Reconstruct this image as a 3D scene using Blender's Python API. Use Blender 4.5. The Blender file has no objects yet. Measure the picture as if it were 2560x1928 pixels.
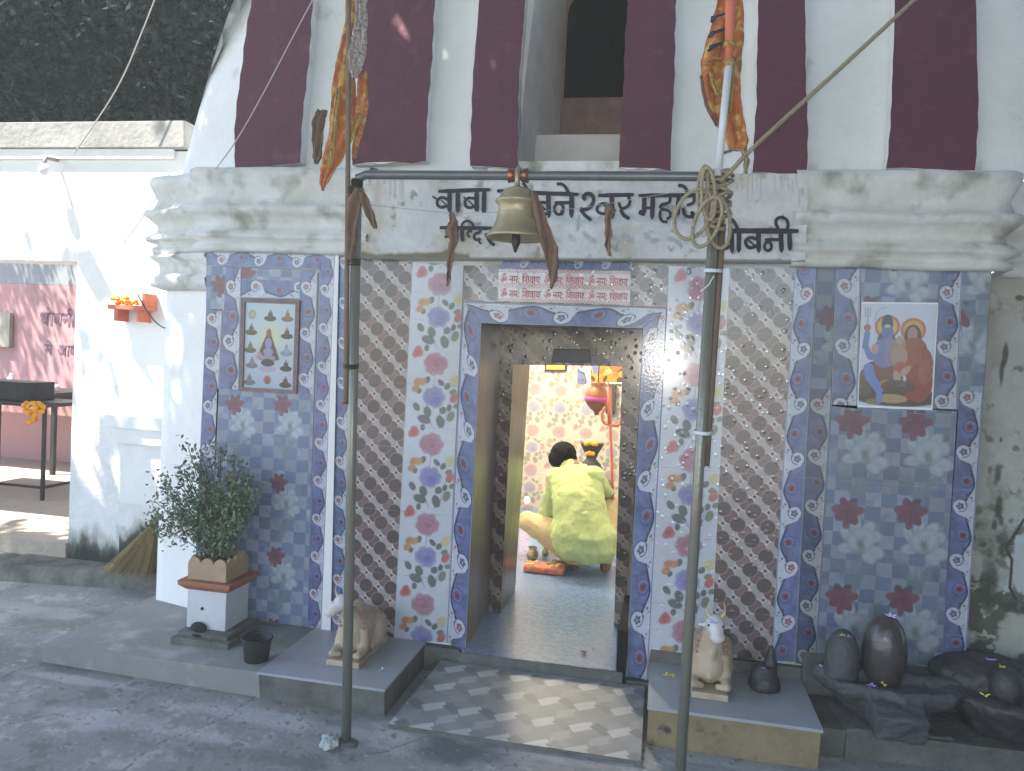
import bpy, bmesh, math, random
import numpy as np
from mathutils import Vector, Matrix
random.seed(7); rng = np.random.default_rng(7)
SC = bpy.context.scene; COL = SC.collection
rad = math.radians
# ------------------------------------------------------------------ camera
YAW, PIT, ROL, FPX, H = rad(11.05), rad(-2.1), rad(2.9), 1936.0, 1.5
_f = np.array([-math.sin(YAW)*math.cos(PIT), math.cos(YAW)*math.cos(PIT), math.sin(PIT)])
_r = np.array([math.cos(YAW), math.sin(YAW), 0.0]); _u = np.cross(_r, _f)
CR = _r*math.cos(ROL)+_u*math.sin(ROL); CU = -_r*math.sin(ROL)+_u*math.cos(ROL); CF = _f
cd = bpy.data.cameras.new('camera'); cam = bpy.data.objects.new('camera', cd); COL.objects.link(cam)
cd.sensor_width = 36; cd.lens = 36*FPX/2560; cd.clip_start = .05; cd.clip_end = 600
cam.matrix_world = Matrix(((CR[0], CU[0], -CF[0], 0), (CR[1], CU[1], -CF[1], 0), (CR[2], CU[2], -CF[2], H), (0, 0, 0, 1)))
SC.camera = cam
# ------------------------------------------------------------------ sky, sun, exposure
SUNV = Vector((-1.2, -1.0, 2.9)).normalized()
SUN_EL = math.asin(SUNV.z); SUN_AZ = math.atan2(SUNV.x, SUNV.y)
W = bpy.data.worlds.new('World'); SC.world = W; W.use_nodes = True
bg = W.node_tree.nodes['Background']; sky = W.node_tree.nodes.new('ShaderNodeTexSky')
sky.sky_type = 'NISHITA'; sky.sun_disc = False; sky.sun_elevation = SUN_EL; sky.sun_rotation = SUN_AZ
W.node_tree.links.new(sky.outputs[0], bg.inputs[0]); bg.inputs[1].default_value = .15
sd = bpy.data.lights.new('sun', 'SUN'); sd.energy = 5.0; sd.angle = rad(.5); sd.color = (1, .94, .84)
so = bpy.data.objects.new('sun', sd); COL.objects.link(so); so.rotation_euler = (-SUNV).to_track_quat('-Z', 'Y').to_euler()
# the phone's own small flash (its glint shows on the glazed tiles in front of the lens)
fd = bpy.data.lights.new('flash', 'POINT'); fd.energy = 15; fd.color = (1, .93, .82); fd.shadow_soft_size = .006
fo = bpy.data.objects.new('flash', fd); COL.objects.link(fo); fo.location = (-.03, .02, H+.03)
# bulb inside the shrine room
bd = bpy.data.lights.new('room_bulb', 'POINT'); bd.energy = 48; bd.color = (1, .87, .66); bd.shadow_soft_size = .05
bo = bpy.data.objects.new('room_bulb', bd); COL.objects.link(bo); bo.location = (-1.0, 5.75, 2.3)
SC.view_settings.view_transform = 'Standard'; SC.view_settings.look = 'None'
SC.view_settings.exposure = 1.95; SC.view_settings.gamma = 1
SC.cycles.max_bounces = 6; SC.cycles.diffuse_bounces = 4
# ------------------------------------------------------------------ helpers
def ray(x, y): return CF*FPX+CR*(x-1280)-CU*(y-964)
def U(x, y, Y):
    d = ray(x, y); return np.array([0, 0, H])+d*(Y/d[1])
def G(x, y, z):
    d = ray(x, y); return np.array([0, 0, H])+d*((z-H)/d[2])
def sc_(px, Y): return px*Y/FPX          # pixels at a depth to metres
def tag(o, label=None, cat=None, group=None, kind=None):
    if label: o['label'] = label
    if cat: o['category'] = cat
    if group: o['group'] = group
    if kind: o['kind'] = kind
    return o
def empty(name, loc, label, cat, group=None):
    o = bpy.data.objects.new(name, None); COL.objects.link(o); o.location = Vector(loc); o.empty_display_size = .1
    bpy.context.view_layer.update()
    return tag(o, label, cat, group)
def link(name, me, mat, parent=None, smooth=False):
    o = bpy.data.objects.new(name, me); COL.objects.link(o)
    if mat is not None:
        for m in (mat if isinstance(mat, list) else [mat]): me.materials.append(m)
    if smooth:
        me.polygons.foreach_set('use_smooth', [True]*len(me.polygons))
    if parent is not None:
        o.parent = parent
        if parent.type == 'EMPTY': o.matrix_parent_inverse = Matrix.Translation(-parent.location)
    return o
def NM(name, col, rough=.8, noise=0, nscale=6, col2=None, bump=0, bscale=40, metal=0, spec=.3, emit=0, trans=0, coat=0, noise2=None):
    """procedural material: colour broken up by noise, optional bump"""
    m = bpy.data.materials.new(name); m.use_nodes = True; nt = m.node_tree; b = nt.nodes['Principled BSDF']
    b.inputs['Roughness'].default_value = rough; b.inputs['Metallic'].default_value = metal
    b.inputs['Specular IOR Level'].default_value = spec; b.inputs['Coat Weight'].default_value = coat
    tc = nt.nodes.new('ShaderNodeTexCoord')
    c2 = col2 or tuple(c*.6 for c in col)
    if noise > 0:
        n = nt.nodes.new('ShaderNodeTexNoise'); n.inputs['Scale'].default_value = nscale; n.inputs['Detail'].default_value = 8
        n.inputs['Roughness'].default_value = .65
        nt.links.new(tc.outputs['Object'], n.inputs['Vector'])
        r = nt.nodes.new('ShaderNodeValToRGB'); r.color_ramp.elements[0].position = .5-noise/2; r.color_ramp.elements[1].position = .5+noise/2
        r.color_ramp.elements[0].color = (*c2, 1); r.color_ramp.elements[1].color = (*col, 1)
        nt.links.new(n.outputs['Fac'], r.inputs[0]); last = r.outputs[0]
        if noise2:
            n2 = nt.nodes.new('ShaderNodeTexNoise'); n2.inputs['Scale'].default_value = noise2[1]; n2.inputs['Detail'].default_value = 6
            nt.links.new(tc.outputs['Object'], n2.inputs['Vector'])
            r2 = nt.nodes.new('ShaderNodeValToRGB'); r2.color_ramp.elements[0].position = noise2[2]; r2.color_ramp.elements[1].position = noise2[3]
            nt.links.new(n2.outputs['Fac'], r2.inputs[0])
            mx = nt.nodes.new('ShaderNodeMix'); mx.data_type = 'RGBA'; nt.links.new(r2.outputs[0], mx.inputs[0])
            nt.links.new(last, mx.inputs[6]); mx.inputs[7].default_value = (*noise2[0], 1); last = mx.outputs[2]
        nt.links.new(last, b.inputs['Base Color'])
    else: b.inputs['Base Color'].default_value = (*col, 1)
    if bump:
        n = nt.nodes.new('ShaderNodeTexNoise'); n.inputs['Scale'].default_value = bscale; n.inputs['Detail'].default_value = 5
        nt.links.new(tc.outputs['Object'], n.inputs['Vector'])
        bp = nt.nodes.new('ShaderNodeBump'); bp.inputs['Strength'].default_value = bump; bp.inputs['Distance'].default_value = .02
        nt.links.new(n.outputs['Fac'], bp.inputs['Height']); nt.links.new(bp.outputs[0], b.inputs['Normal'])
    if emit: b.inputs['Emission Color'].default_value = (*col, 1); b.inputs['Emission Strength'].default_value = emit
    if trans: b.inputs['Transmission Weight'].default_value = trans
    return m
def PM(name, rough=.3, spec=.5, bump=0, bscale=120, vor=False, dirt=.25, dscale=3, distance=.004, alb=.80):
    """material of a painted panel: reads the panel's own colour attribute, with noise dirt"""
    m = bpy.data.materials.new(name); m.use_nodes = True; nt = m.node_tree; b = nt.nodes['Principled BSDF']
    a = nt.nodes.new('ShaderNodeAttribute'); a.attribute_name = 'Col'; tc = nt.nodes.new('ShaderNodeTexCoord')
    n = nt.nodes.new('ShaderNodeTexNoise'); n.inputs['Scale'].default_value = dscale; n.inputs['Detail'].default_value = 9; n.inputs['Roughness'].default_value = .7
    nt.links.new(tc.outputs['Object'], n.inputs['Vector'])
    mr = nt.nodes.new('ShaderNodeMapRange'); mr.inputs['From Min'].default_value = .3; mr.inputs['From Max'].default_value = .7
    mr.inputs['To Min'].default_value = (1-dirt)*alb; mr.inputs['To Max'].default_value = alb
    nt.links.new(n.outputs['Fac'], mr.inputs['Value'])
    mx = nt.nodes.new('ShaderNodeMix'); mx.data_type = 'RGBA'; mx.blend_type = 'MULTIPLY'; mx.inputs[0].default_value = 1
    nt.links.new(a.outputs['Color'], mx.inputs[6]); nt.links.new(mr.outputs[0], mx.inputs[7]); nt.links.new(mx.outputs[2], b.inputs['Base Color'])
    b.inputs['Roughness'].default_value = rough; b.inputs['Specular IOR Level'].default_value = spec
    if bump:
        if vor:
            v = nt.nodes.new('ShaderNodeTexVoronoi'); v.inputs['Scale'].default_value = bscale; pw_ = nt.nodes.new('ShaderNodeMapRange'); pw_.interpolation_type = 'SMOOTHSTEP'; pw_.inputs['From Min'].default_value = .34; pw_.inputs['From Max'].default_value = 0; nt.links.new(v.outputs['Distance'], pw_.inputs['Value']); ho = pw_.outputs[0]
        else:
            v = nt.nodes.new('ShaderNodeTexNoise'); v.inputs['Scale'].default_value = bscale; v.inputs['Detail'].default_value = 3; ho = v.outputs['Fac']
        nt.links.new(tc.outputs['Object'], v.inputs['Vector'])
        bp = nt.nodes.new('ShaderNodeBump'); bp.inputs['Strength'].default_value = bump; bp.inputs['Distance'].default_value = distance
        nt.links.new(ho, bp.inputs['Height']); nt.links.new(bp.outputs[0], b.inputs['Normal'])
    return m
def mesh(name, verts, faces):
    me = bpy.data.meshes.new(name); me.from_pydata([tuple(map(float, v)) for v in verts], [], faces); me.validate(); me.update(); return me
class MB:
    def __init__(s): s.v = []; s.f = []
    def add(s, V, F):
        n = len(s.v); s.v += [tuple(map(float, v)) for v in V]; s.f += [tuple(i+n for i in f) for f in F]; return s
    def quad(s, a, b, c, d): return s.add([a, b, c, d], [(0, 1, 2, 3)])
    def hexa(s, P): return s.add(P, [(0, 3, 2, 1), (4, 5, 6, 7), (0, 1, 5, 4), (1, 2, 6, 5), (2, 3, 7, 6), (3, 0, 4, 7)])
    def box(s, x0, x1, y0, y1, z0, z1):
        return s.hexa([(x0, y0, z0), (x1, y0, z0), (x1, y1, z0), (x0, y1, z0), (x0, y0, z1), (x1, y0, z1), (x1, y1, z1), (x0, y1, z1)])
    def rbox(s, c, hx, hy, hz, rz=0, taper=1):
        cs, sn = math.cos(rz), math.sin(rz); P = []
        for z, t in ((-hz, 1), (hz, taper)):
            for x, y in ((-hx, -hy), (hx, -hy), (hx, hy), (-hx, hy)):
                P.append((c[0]+(x*cs-y*sn)*t, c[1]+(x*sn+y*cs)*t, c[2]+z))
        return s.hexa(P)
    def tube(s, pts, r, n=10, cap=True):
        pts = [Vector(tuple(map(float, p))) for p in pts]; m = len(pts); rr = r if hasattr(r, '__len__') else [r]*m
        V = []; F = []; t0 = None; a = None
        for i in range(m):
            t = (pts[min(i+1, m-1)]-pts[max(i-1, 0)]).normalized()
            if a is None: a = t.orthogonal().normalized()
            else: a = (a-t*a.dot(t)); a = a.normalized() if a.length > 1e-6 else t.orthogonal().normalized()
            b = t.cross(a)
            for k in range(n):
                th = 2*math.pi*k/n; V.append(pts[i]+(a*math.cos(th)+b*math.sin(th))*rr[i])
        for i in range(m-1):
            for k in range(n): F.append((i*n+k, i*n+(k+1) % n, (i+1)*n+(k+1) % n, (i+1)*n+k))
        if cap: F.append(tuple(range(n))[::-1]); F.append(tuple((m-1)*n+k for k in range(n)))
        return s.add(V, F)
    def lathe(s, c, prof, n=28, ax=None, sq=1):
        V = []; F = []; m = len(prof)
        for r, z in prof:
            for k in range(n):
                th = 2*math.pi*k/n; V.append((c[0]+r*math.cos(th), c[1]+r*math.sin(th)*sq, c[2]+z))
        for i in range(m-1):
            for k in range(n): F.append((i*n+k, i*n+(k+1) % n, (i+1)*n+(k+1) % n, (i+1)*n+k))
        F.append(tuple(range(n))[::-1]); F.append(tuple((m-1)*n+k for k in range(n)))
        return s.add(V, F)
    def ell(s, c, r, R=None, n=16, m=10):
        V = []; F = []
        R = R or Matrix.Identity(3)
        for i in range(m+1):
            ph = math.pi*i/m
            for k in range(n):
                th = 2*math.pi*k/n
                p = R @ Vector((r[0]*math.sin(ph)*math.cos(th), r[1]*math.sin(ph)*math.sin(th), r[2]*math.cos(ph)))
                V.append((c[0]+p.x, c[1]+p.y, c[2]+p.z))
        for i in range(m):
            for k in range(n): F.append((i*n+k, (i+1)*n+k, (i+1)*n+(k+1) % n, i*n+(k+1) % n))
        return s.add(V, F)
    def cap(s, a, b, ra, rb, n=12):
        """tapered capsule"""
        a = Vector(tuple(map(float, a))); b = Vector(tuple(map(float, b)))
        s.tube([a, b], [ra, rb], n); s.ell(a, (ra,)*3, n=n, m=8); s.ell(b, (rb,)*3, n=n, m=8); return s
    def build(s, name, mat, parent=None, smooth=False, weld=False, bevel=0):
        me = mesh(name, s.v, s.f)
        if weld or bevel:
            bm = bmesh.new(); bm.from_mesh(me)
            if weld: bmesh.ops.remove_doubles(bm, verts=bm.verts, dist=1e-5)
            if bevel: bmesh.ops.bevel(bm, geom=bm.edges[:], offset=bevel, segments=2, affect='EDGES', profile=.6)
            bm.to_mesh(me); bm.free()
        return link(name, me, mat, parent, smooth)
    def remesh(s, name, mat, parent=None, vox=.008, smooth=3, disp=0, dscale=.05):
        """fuse everything into one continuous skin"""
        me = mesh(name, s.v, s.f); o = bpy.data.objects.new('tmp', me); COL.objects.link(o)
        m = o.modifiers.new('r', 'REMESH'); m.mode = 'VOXEL'; m.voxel_size = vox; m.use_smooth_shade = True
        if smooth: k = o.modifiers.new('s', 'SMOOTH'); k.factor = .5; k.iterations = smooth
        if disp:
            t = bpy.data.textures.new('fold', 'CLOUDS'); t.noise_scale = dscale
            k = o.modifiers.new('d', 'DISPLACE'); k.texture = t; k.strength = disp; k.mid_level = .5
        bpy.context.view_layer.update(); dg = bpy.context.evaluated_depsgraph_get()
        me2 = bpy.data.meshes.new_from_object(o.evaluated_get(dg)); bpy.data.objects.remove(o); bpy.data.meshes.remove(me); me2.name = name
        return link(name, me2, mat, parent, True)
# ------------------------------------------------------------------ painted panels
def hsh(i, j, k=0):
    v = np.sin(i*127.1+j*311.7+k*74.7)*43758.5453; return v-np.floor(v)
def vnoise(a, b, sc, seed=0, oct=3):
    out = np.zeros_like(a); amp = 1; tot = 0
    for o in range(oct):
        x = a*sc; y = b*sc; i = np.floor(x); j = np.floor(y); fx = x-i; fy = y-j; fx = fx*fx*(3-2*fx); fy = fy*fy*(3-2*fy)
        v = (hsh(i, j, seed)*(1-fx)+hsh(i+1, j, seed)*fx)*(1-fy)+(hsh(i, j+1, seed)*(1-fx)+hsh(i+1, j+1, seed)*fx)*fy
        out += v*amp; tot += amp; amp *= .5; sc *= 2.1; seed += 5
    return out/tot
class Pan:
    def __init__(s, q3, res=.003, axis='xz', col=(.5, .5, .5)):
        """q3: four 3-D corners top-left, top-right, bottom-right, bottom-left; a,b are in-plane metres (b grows upward / away)"""
        q = [np.array(p, float) for p in q3]
        w = max(np.linalg.norm(q[1]-q[0]), np.linalg.norm(q[2]-q[3])); h = max(np.linalg.norm(q[3]-q[0]), np.linalg.norm(q[2]-q[1]))
        nx = max(2, int(w/res)+1); ny = max(2, int(h/res)+1)
        u, v = np.meshgrid(np.linspace(0, 1, nx), np.linspace(0, 1, ny)); s.u = u; s.v = v; s.w = w; s.h = h
        P = (q[0]*((1-u)*(1-v))[..., None]+q[1]*(u*(1-v))[..., None]+q[2]*(u*v)[..., None]+q[3]*((1-u)*v)[..., None])
        s.P = P; ia = {'xz': (0, 2), 'xy': (0, 1), 'yz': (1, 2)}[axis]; s.a = P[..., ia[0]]; s.b = P[..., ia[1]]
        s.c = np.empty(P.shape); s.c[:] = col; s.res = res
    def mix(s, m, col):
        m = np.clip(m, 0, 1)[..., None]; s.c = s.c*(1-m)+np.array(col)*m if np.ndim(col) == 1 or isinstance(col, tuple) else s.c*(1-m)+col*m
    def win(s, x, z, r):
        k = np.nonzero((np.abs(s.a-x) < r) & (np.abs(s.b-z) < r)); return k
    def ell(s, x, z, rx, rz, ang, col, al=1, soft=None):
        k = s.win(x, z, max(rx, rz)*1.3+.004)
        if len(k[0]) == 0: return
        A = s.a[k]-x; B = s.b[k]-z; c, n = math.cos(ang), math.sin(ang); p = A*c+B*n; q = -A*n+B*c
        d = np.sqrt((p/rx)**2+(q/rz)**2); so_ = soft or min(.9, .0025/min(rx, rz))
        m = np.clip((1-d)/so_+.5, 0, 1)*al; s.c[k] = s.c[k]*(1-m)[:, None]+np.array(col)*m[:, None]
    def line(s, pts, w, col, al=1):
        for (x0, z0), (x1, z1) in zip(pts[:-1], pts[1:]):
            L = math.hypot(x1-x0, z1-z0)+1e-9; k = s.win((x0+x1)/2, (z0+z1)/2, L/2+w*2+.003)
            if len(k[0]) == 0: continue
            A = s.a[k]; B = s.b[k]; t = np.clip(((A-x0)*(x1-x0)+(B-z0)*(z1-z0))/L/L, 0, 1)
            d = np.hypot(A-x0-t*(x1-x0), B-z0-t*(z1-z0)); m = np.clip((w-d)/.0025+.5, 0, 1)*al
            s.c[k] = s.c[k]*(1-m)[:, None]+np.array(col)*m[:, None]
    def star(s, x, z, r, n, inner, rot, col, al=1):
        k = s.win(x, z, r*1.3)
        if len(k[0]) == 0: return
        A = s.a[k]-x; B = s.b[k]-z; th = np.arctan2(B, A)+rot; d = np.hypot(A, B)
        R = r*(inner+(1-inner)*np.abs(np.cos(th*n/2))**.7); m = np.clip((R-d)/.0035+.5, 0, 1)*al
        s.c[k] = s.c[k]*(1-m)[:, None]+np.array(col)*m[:, None]
    def build(s, name, mat, parent):
        ny, nx = s.u.shape; me = bpy.data.meshes.new(name); n = nx*ny
        idx = np.arange(n).reshape(ny, nx); f = np.stack([idx[:-1, :-1], idx[1:, :-1], idx[1:, 1:], idx[:-1, 1:]], -1).reshape(-1, 4)
        me.vertices.add(n); me.vertices.foreach_set('co', s.P.astype(np.float32).ravel())
        me.loops.add(f.size); me.loops.foreach_set('vertex_index', f.astype(np.int32).ravel())
        me.polygons.add(len(f)); me.polygons.foreach_set('loop_start', np.arange(0, f.size, 4, dtype=np.int32))
        me.update(calc_edges=True)
        at = me.color_attributes.new('Col', 'FLOAT_COLOR', 'POINT'); c4 = np.ones((n, 4), np.float32); c4[:, :3] = np.clip(s.c.reshape(-1, 3), 0, 1)
        at.data.foreach_set('color', c4.ravel()); return link(name, me, mat, parent)
def pq(pts, Y): return [U(x, y, Y) for x, y in pts]
BLUE = (.160, .190, .350); WHT = (.56, .60, .69)
def border(p, along='v', flip=False, phase=0., tint=(1, 1, 1), dark=1):
    """blue scroll border; t=0 at the blue side, t=1 at the white side"""
    if along == 'v': s_ = p.v*p.h; t = p.u; w = p.w
    else: s_ = p.u*p.w; t = 1-p.v; w = p.h
    if flip: t = 1-t
    per = 2.42*w; x = s_/per+phase; n = np.floor(x); fx = x-n         # curl at .5, lobe at 0
    nz = vnoise(p.a, p.b, 28, 3); nz2 = vnoise(p.a, p.b, 9, 8)
    bl = np.array(BLUE)*(.55+.85*nz[..., None])+np.array((.02, .02, .03))*nz2[..., None]
    p.c = bl; wv = .70+.17*np.cos(2*np.pi*x)+.03*np.sin(4*np.pi*x)
    d = t-wv; e = .0025/w
    wh = np.array(WHT)*(.92+.12*nz2[..., None])
    p.mix(d/e/1.5+.5, wh)
    p.mix((.042-np.abs(d))/e+.5, (.06, .06, .12))
    def disc(cs, ct, r, col, ring=None, sx=1.):
        ds = (fx-cs+.5) % 1-.5; D = np.hypot(ds*per/w/sx, t-ct)
        if ring: p.mix((r+.035-D)*w/.0025+.5, ring)
        p.mix((r-D)*w/.0025+.5, col)
        return ds*per/w, D
    disc(0, .55, .27, tuple(c*1.28 for c in BLUE), (.09, .11, .24))
    disc(.46, .36, .29, (.60, .63, .71), (.07, .07, .14))
    for q_ in np.linspace(0, 1, 7): disc(.50+.17*q_, .42+.36*q_, .24*(1-q_)+.05, (.60, .63, .71))
    disc(.60, .80, .10, (.60, .63, .71)); disc(.35, .62, .05, (.07, .07, .14)); disc(.37, .66, .05, (.60, .63, .71))
    ds = ((fx-.46+.5) % 1-.5)*per/w; red = (hsh(n, n*0+2, 1) > .5)
    D = np.hypot(ds, t-.37); th = np.arctan2(t-.37, ds); R = .175*(.62+.38*np.abs(np.cos(th*2.5+.6)))
    cc = np.where(red[..., None], np.array((.36, .13, .18)), np.array((.13, .13, .27))); p.mix((R-D)*w/.003+.5, cc)
    D2 = np.hypot(ds, t-.40); an = np.arctan2(t-.40, ds); p.mix(((.020-np.abs(D2-.235))*w/.002+.5)*((an > -.2) & (an < 2.3)), (.08, .08, .15)); p.mix(((.05-np.hypot(ds+.06, t-.30))*w/.002+.5), (.20, .27, .22)); p.mix(((.04-np.hypot(ds-.02, t-.37))*w/.002+.5), (.5, .42, .45))
    ds0 = ((fx+.5) % 1-.5)*per/w; D = np.hypot(ds0, t-.56); th = np.arctan2(t-.56, ds0); R = .17*(.74+.26*np.abs(np.cos(th*3+.5)))
    p.mix(((.020-np.abs(np.hypot(ds0, t-.56)-.235))*w/.002+.5)*(ds0 > -.1), (.11, .13, .27)); p.mix((R-D)*w/.003+.5, (.24, .09, .11)); p.mix((.05-D)*w/.003+.5, (.16, .05, .07))
    for cs, ct, r, col in ((.30, .80, .06, (.42, .18, .22)), (.36, .88, .05, (.45, .25, .28)), (.66, .82, .05, (.28, .34, .30)), (.72, .74, .06, (.25, .3, .3)), (.25, .62, .05, (.1, .1, .18))):
        disc(cs, ct, r, col)
    for k in np.arange(.38, .62, .06): disc(k, .93, .05, (.75, .78, .85))
    p.mix((.018-np.abs(t-.965))/e+.5, (.15, .17, .38)); p.mix((.012-t)/e+.5, (.45, .48, .6))
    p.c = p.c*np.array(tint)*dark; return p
def circles(p, x0, z0, a=.0680, b=.0668, R=.0315, tint=(1, 1, 1)):
    X = (p.a-x0)/a; Z = (p.b-z0)/b; nz = vnoise(p.a, p.b, 40, 2); p.c = np.array((.46, .40, .385))*(.9+.15*nz[..., None])
    def near(ox, oz, par):
        """nearest lattice node (i,j) with i+j even (par 0) or odd (1), offset ox,oz in half-cells"""
        best = None
        fi = np.floor(X-ox); fj = np.floor(Z-oz)
        for di in (0, 1):
            for dj in (0, 1):
                i = fi+di; j = fj+dj; ok = ((i+j) % 2) == par
                D = np.hypot((X-ox-i)*a, (Z-oz-j)*b); D = np.where(ok, D, 9.)
                if best is None: best = [D, i, j]
                else: k = D < best[0]; best = [np.where(k, D, best[0]), np.where(k, i, best[1]), np.where(k, j, best[2])]
        return best
    D, i, j = near(.5, -.5, 0); h = hsh(i, j)
    bc = np.array((.215, .135, .125))[None, None]*(.8+.5*h[..., None])*(.85+.3*nz[..., None])
    p.mix((R*1.12-D)/.0022+.5, (.62, .57, .54)); p.mix((R-D)/.0022+.5, bc)
    D, i, j = near(0, 0, 0); h = hsh(i, j, 3); th = np.arctan2(Z-j, X-i)
    mc = (np.array((.120, .092, .085))+h[..., None]*np.array((.05, .025, .02)))*(.9+.35*(np.cos(th*8)*.5+.5)[..., None]*(np.sin(D*520)*.5+.5)[..., None])
    p.mix((R*1.1-D)/.0022+.5, (.42, .34, .32)); p.mix((R*1.02-D)/.0022+.5, (.11, .09, .085)); p.mix((R*.93-D)/.0022+.5, mc)
    D, i, j = near(0, 0, 1); dx = np.abs((X-i)*a); dz = np.abs((Z-j)*b); s_ = np.sqrt(dx)+np.sqrt(dz)
    p.mix((.165-s_)/.01+.5, (.66, .61, .58)); p.mix((.0095-(dx+dz))/.002+.5, (.13, .09, .08))
    p.c = p.c*np.array(tint); return p
def rose(p, x, z, r, col, seed=0):
    R = random.Random(seed); c = np.array(col)
    for k in range(9):
        th = k*2.4+seed; p.ell(x+r*.58*math.cos(th), z+r*.5*math.sin(th), r*.5, r*.42, th, tuple(c*(.92+.22*R.random())), .85, .35)
    p.ell(x, z, r*.72, r*.66, 0, tuple(c*1.0), .9, .4)
    for k in range(5):
        th = R.random()*6.3; q = r*(.15+.5*R.random())
        p.line([(x+q*math.cos(th+d*.35), z+q*.8*math.sin(th+d*.35)) for d in range(5)], .0022, tuple(c*(.72 if k % 2 else 1.2)), .7)
    p.ell(x+r*.1, z-r*.1, r*.26, r*.2, .4, tuple(c*.82), .8, .5)
def leaf(p, x, z, l, w, a, col=(.17, .19, .16)):
    p.ell(x, z, l, w, a, col, .9, .25); p.line([(x-l*math.cos(a), z-l*math.sin(a)), (x+l*math.cos(a), z+l*math.sin(a))], .001, tuple(c*1.6 for c in col), .6)
def rosecol(p, x, z, k=1., seed=0):
    """one repeat of the climbing rose pattern hanging from the pink rose at x,z"""
    L = lambda dx, dz: (x+dx*k, z+dz*k)
    for pts in (((0, -.05), (-.005, -.11)), ((.01, -.15), (.03, -.21), (.03, -.30)), ((.0, -.30), (-.03, -.24)), ((.05, -.28), (.07, -.2), (.09, -.12)), ((.03, -.3), (.07, -.25), (.08, -.19))):
        p.line([L(*q) for q in pts], .0022*k, (.30, .30, .33), .8)
    for dx, dz, l, w, a in ((-.037, -.075, .018, .013, 1.2), (.03, -.085, .02, .012, 2.4), (.062, -.1, .018, .013, .9), (-.075, -.13, .014, .011, 1), (.09, -.125, .018, .012, .4), (-.085, -.205, .022, .015, 2.2), (-.03, -.225, .026, .019, 1.9), (.045, -.215, .018, .016, 1), (.075, -.2, .016, .012, 1.2),
                            (-.045, -.262, .033, .02, -.3), (.035, -.268, .03, .02, 1.9), (.085, -.24, .026, .017, 1.2), (.11, -.19, .017, .012, .4), (.09, -.16, .015, .012, 2), (-.05, -.3, .016, .012, 1.5)):
        leaf(p, *L(dx, dz), l*k, w*k, a, (.115, .13, .12) if dx < .08 else (.20, .21, .13))
    rose(p, *L(0, 0), .056*k, (.42, .215, .27), seed+1); rose(p, *L(.0, -.155), .052*k, (.27, .27, .47), seed+2); p.ell(*L(.01, -.17), .025*k, .018*k, .3, (.20, .19, .45), .7, .6)
    for dx, dz, c in ((-.085, -.085, (.52, .22, .08)), (-.093, -.118, (.50, .24, .1)), (-.06, -.085, (.55, .3, .12))): p.ell(*L(dx, dz), .021*k, .016*k, .6, c, .9, .5)
    for dx, dz, c in ((-.09, .065, (.50, .12, .13)), (-.08, .05, (.5, .16, .15)), (-.1, .045, (.47, .13, .13)), (.096, -.155, (.50, .17, .16)), (.1, -.145, (.5, .2, .16))): p.ell(*L(dx, dz), .02*k, .017*k, 1, c, .9, .5)
    for dx, dz in ((.085, -.07), (.1, -.062), (.095, -.085)): p.ell(*L(dx, dz), .019*k, .015*k, .5, (.58, .52, .30), .85, .6)
def marble(p, col, amt=.12):
    n = vnoise(p.a, p.b, 14, 4, 4); n2 = vnoise(p.a, p.b, 60, 9, 2); p.c = np.array(col)*(1-amt/2+amt*n[..., None])*(.97+.06*n2[..., None]); return p
def lilybg(p, dim=1., s=.062):
    i = np.floor(p.a/s); j = np.floor(p.b/s*1.05); h = hsh(i, j, 1); h2 = hsh(np.floor(p.a/s*2), np.floor(p.b/s*2.1), 4)
    base = np.where(((i+j) % 2 == 0)[..., None], np.array((.33, .38, .47)), np.array((.20, .25, .38)))
    base = base*(.86+.25*h[..., None]); base = np.where((h > .8)[..., None], base*(.75+.35*h2[..., None]), base)
    p.c = base*(.93+.14*vnoise(p.a, p.b, 50, 6, 2)[..., None])*dim
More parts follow.
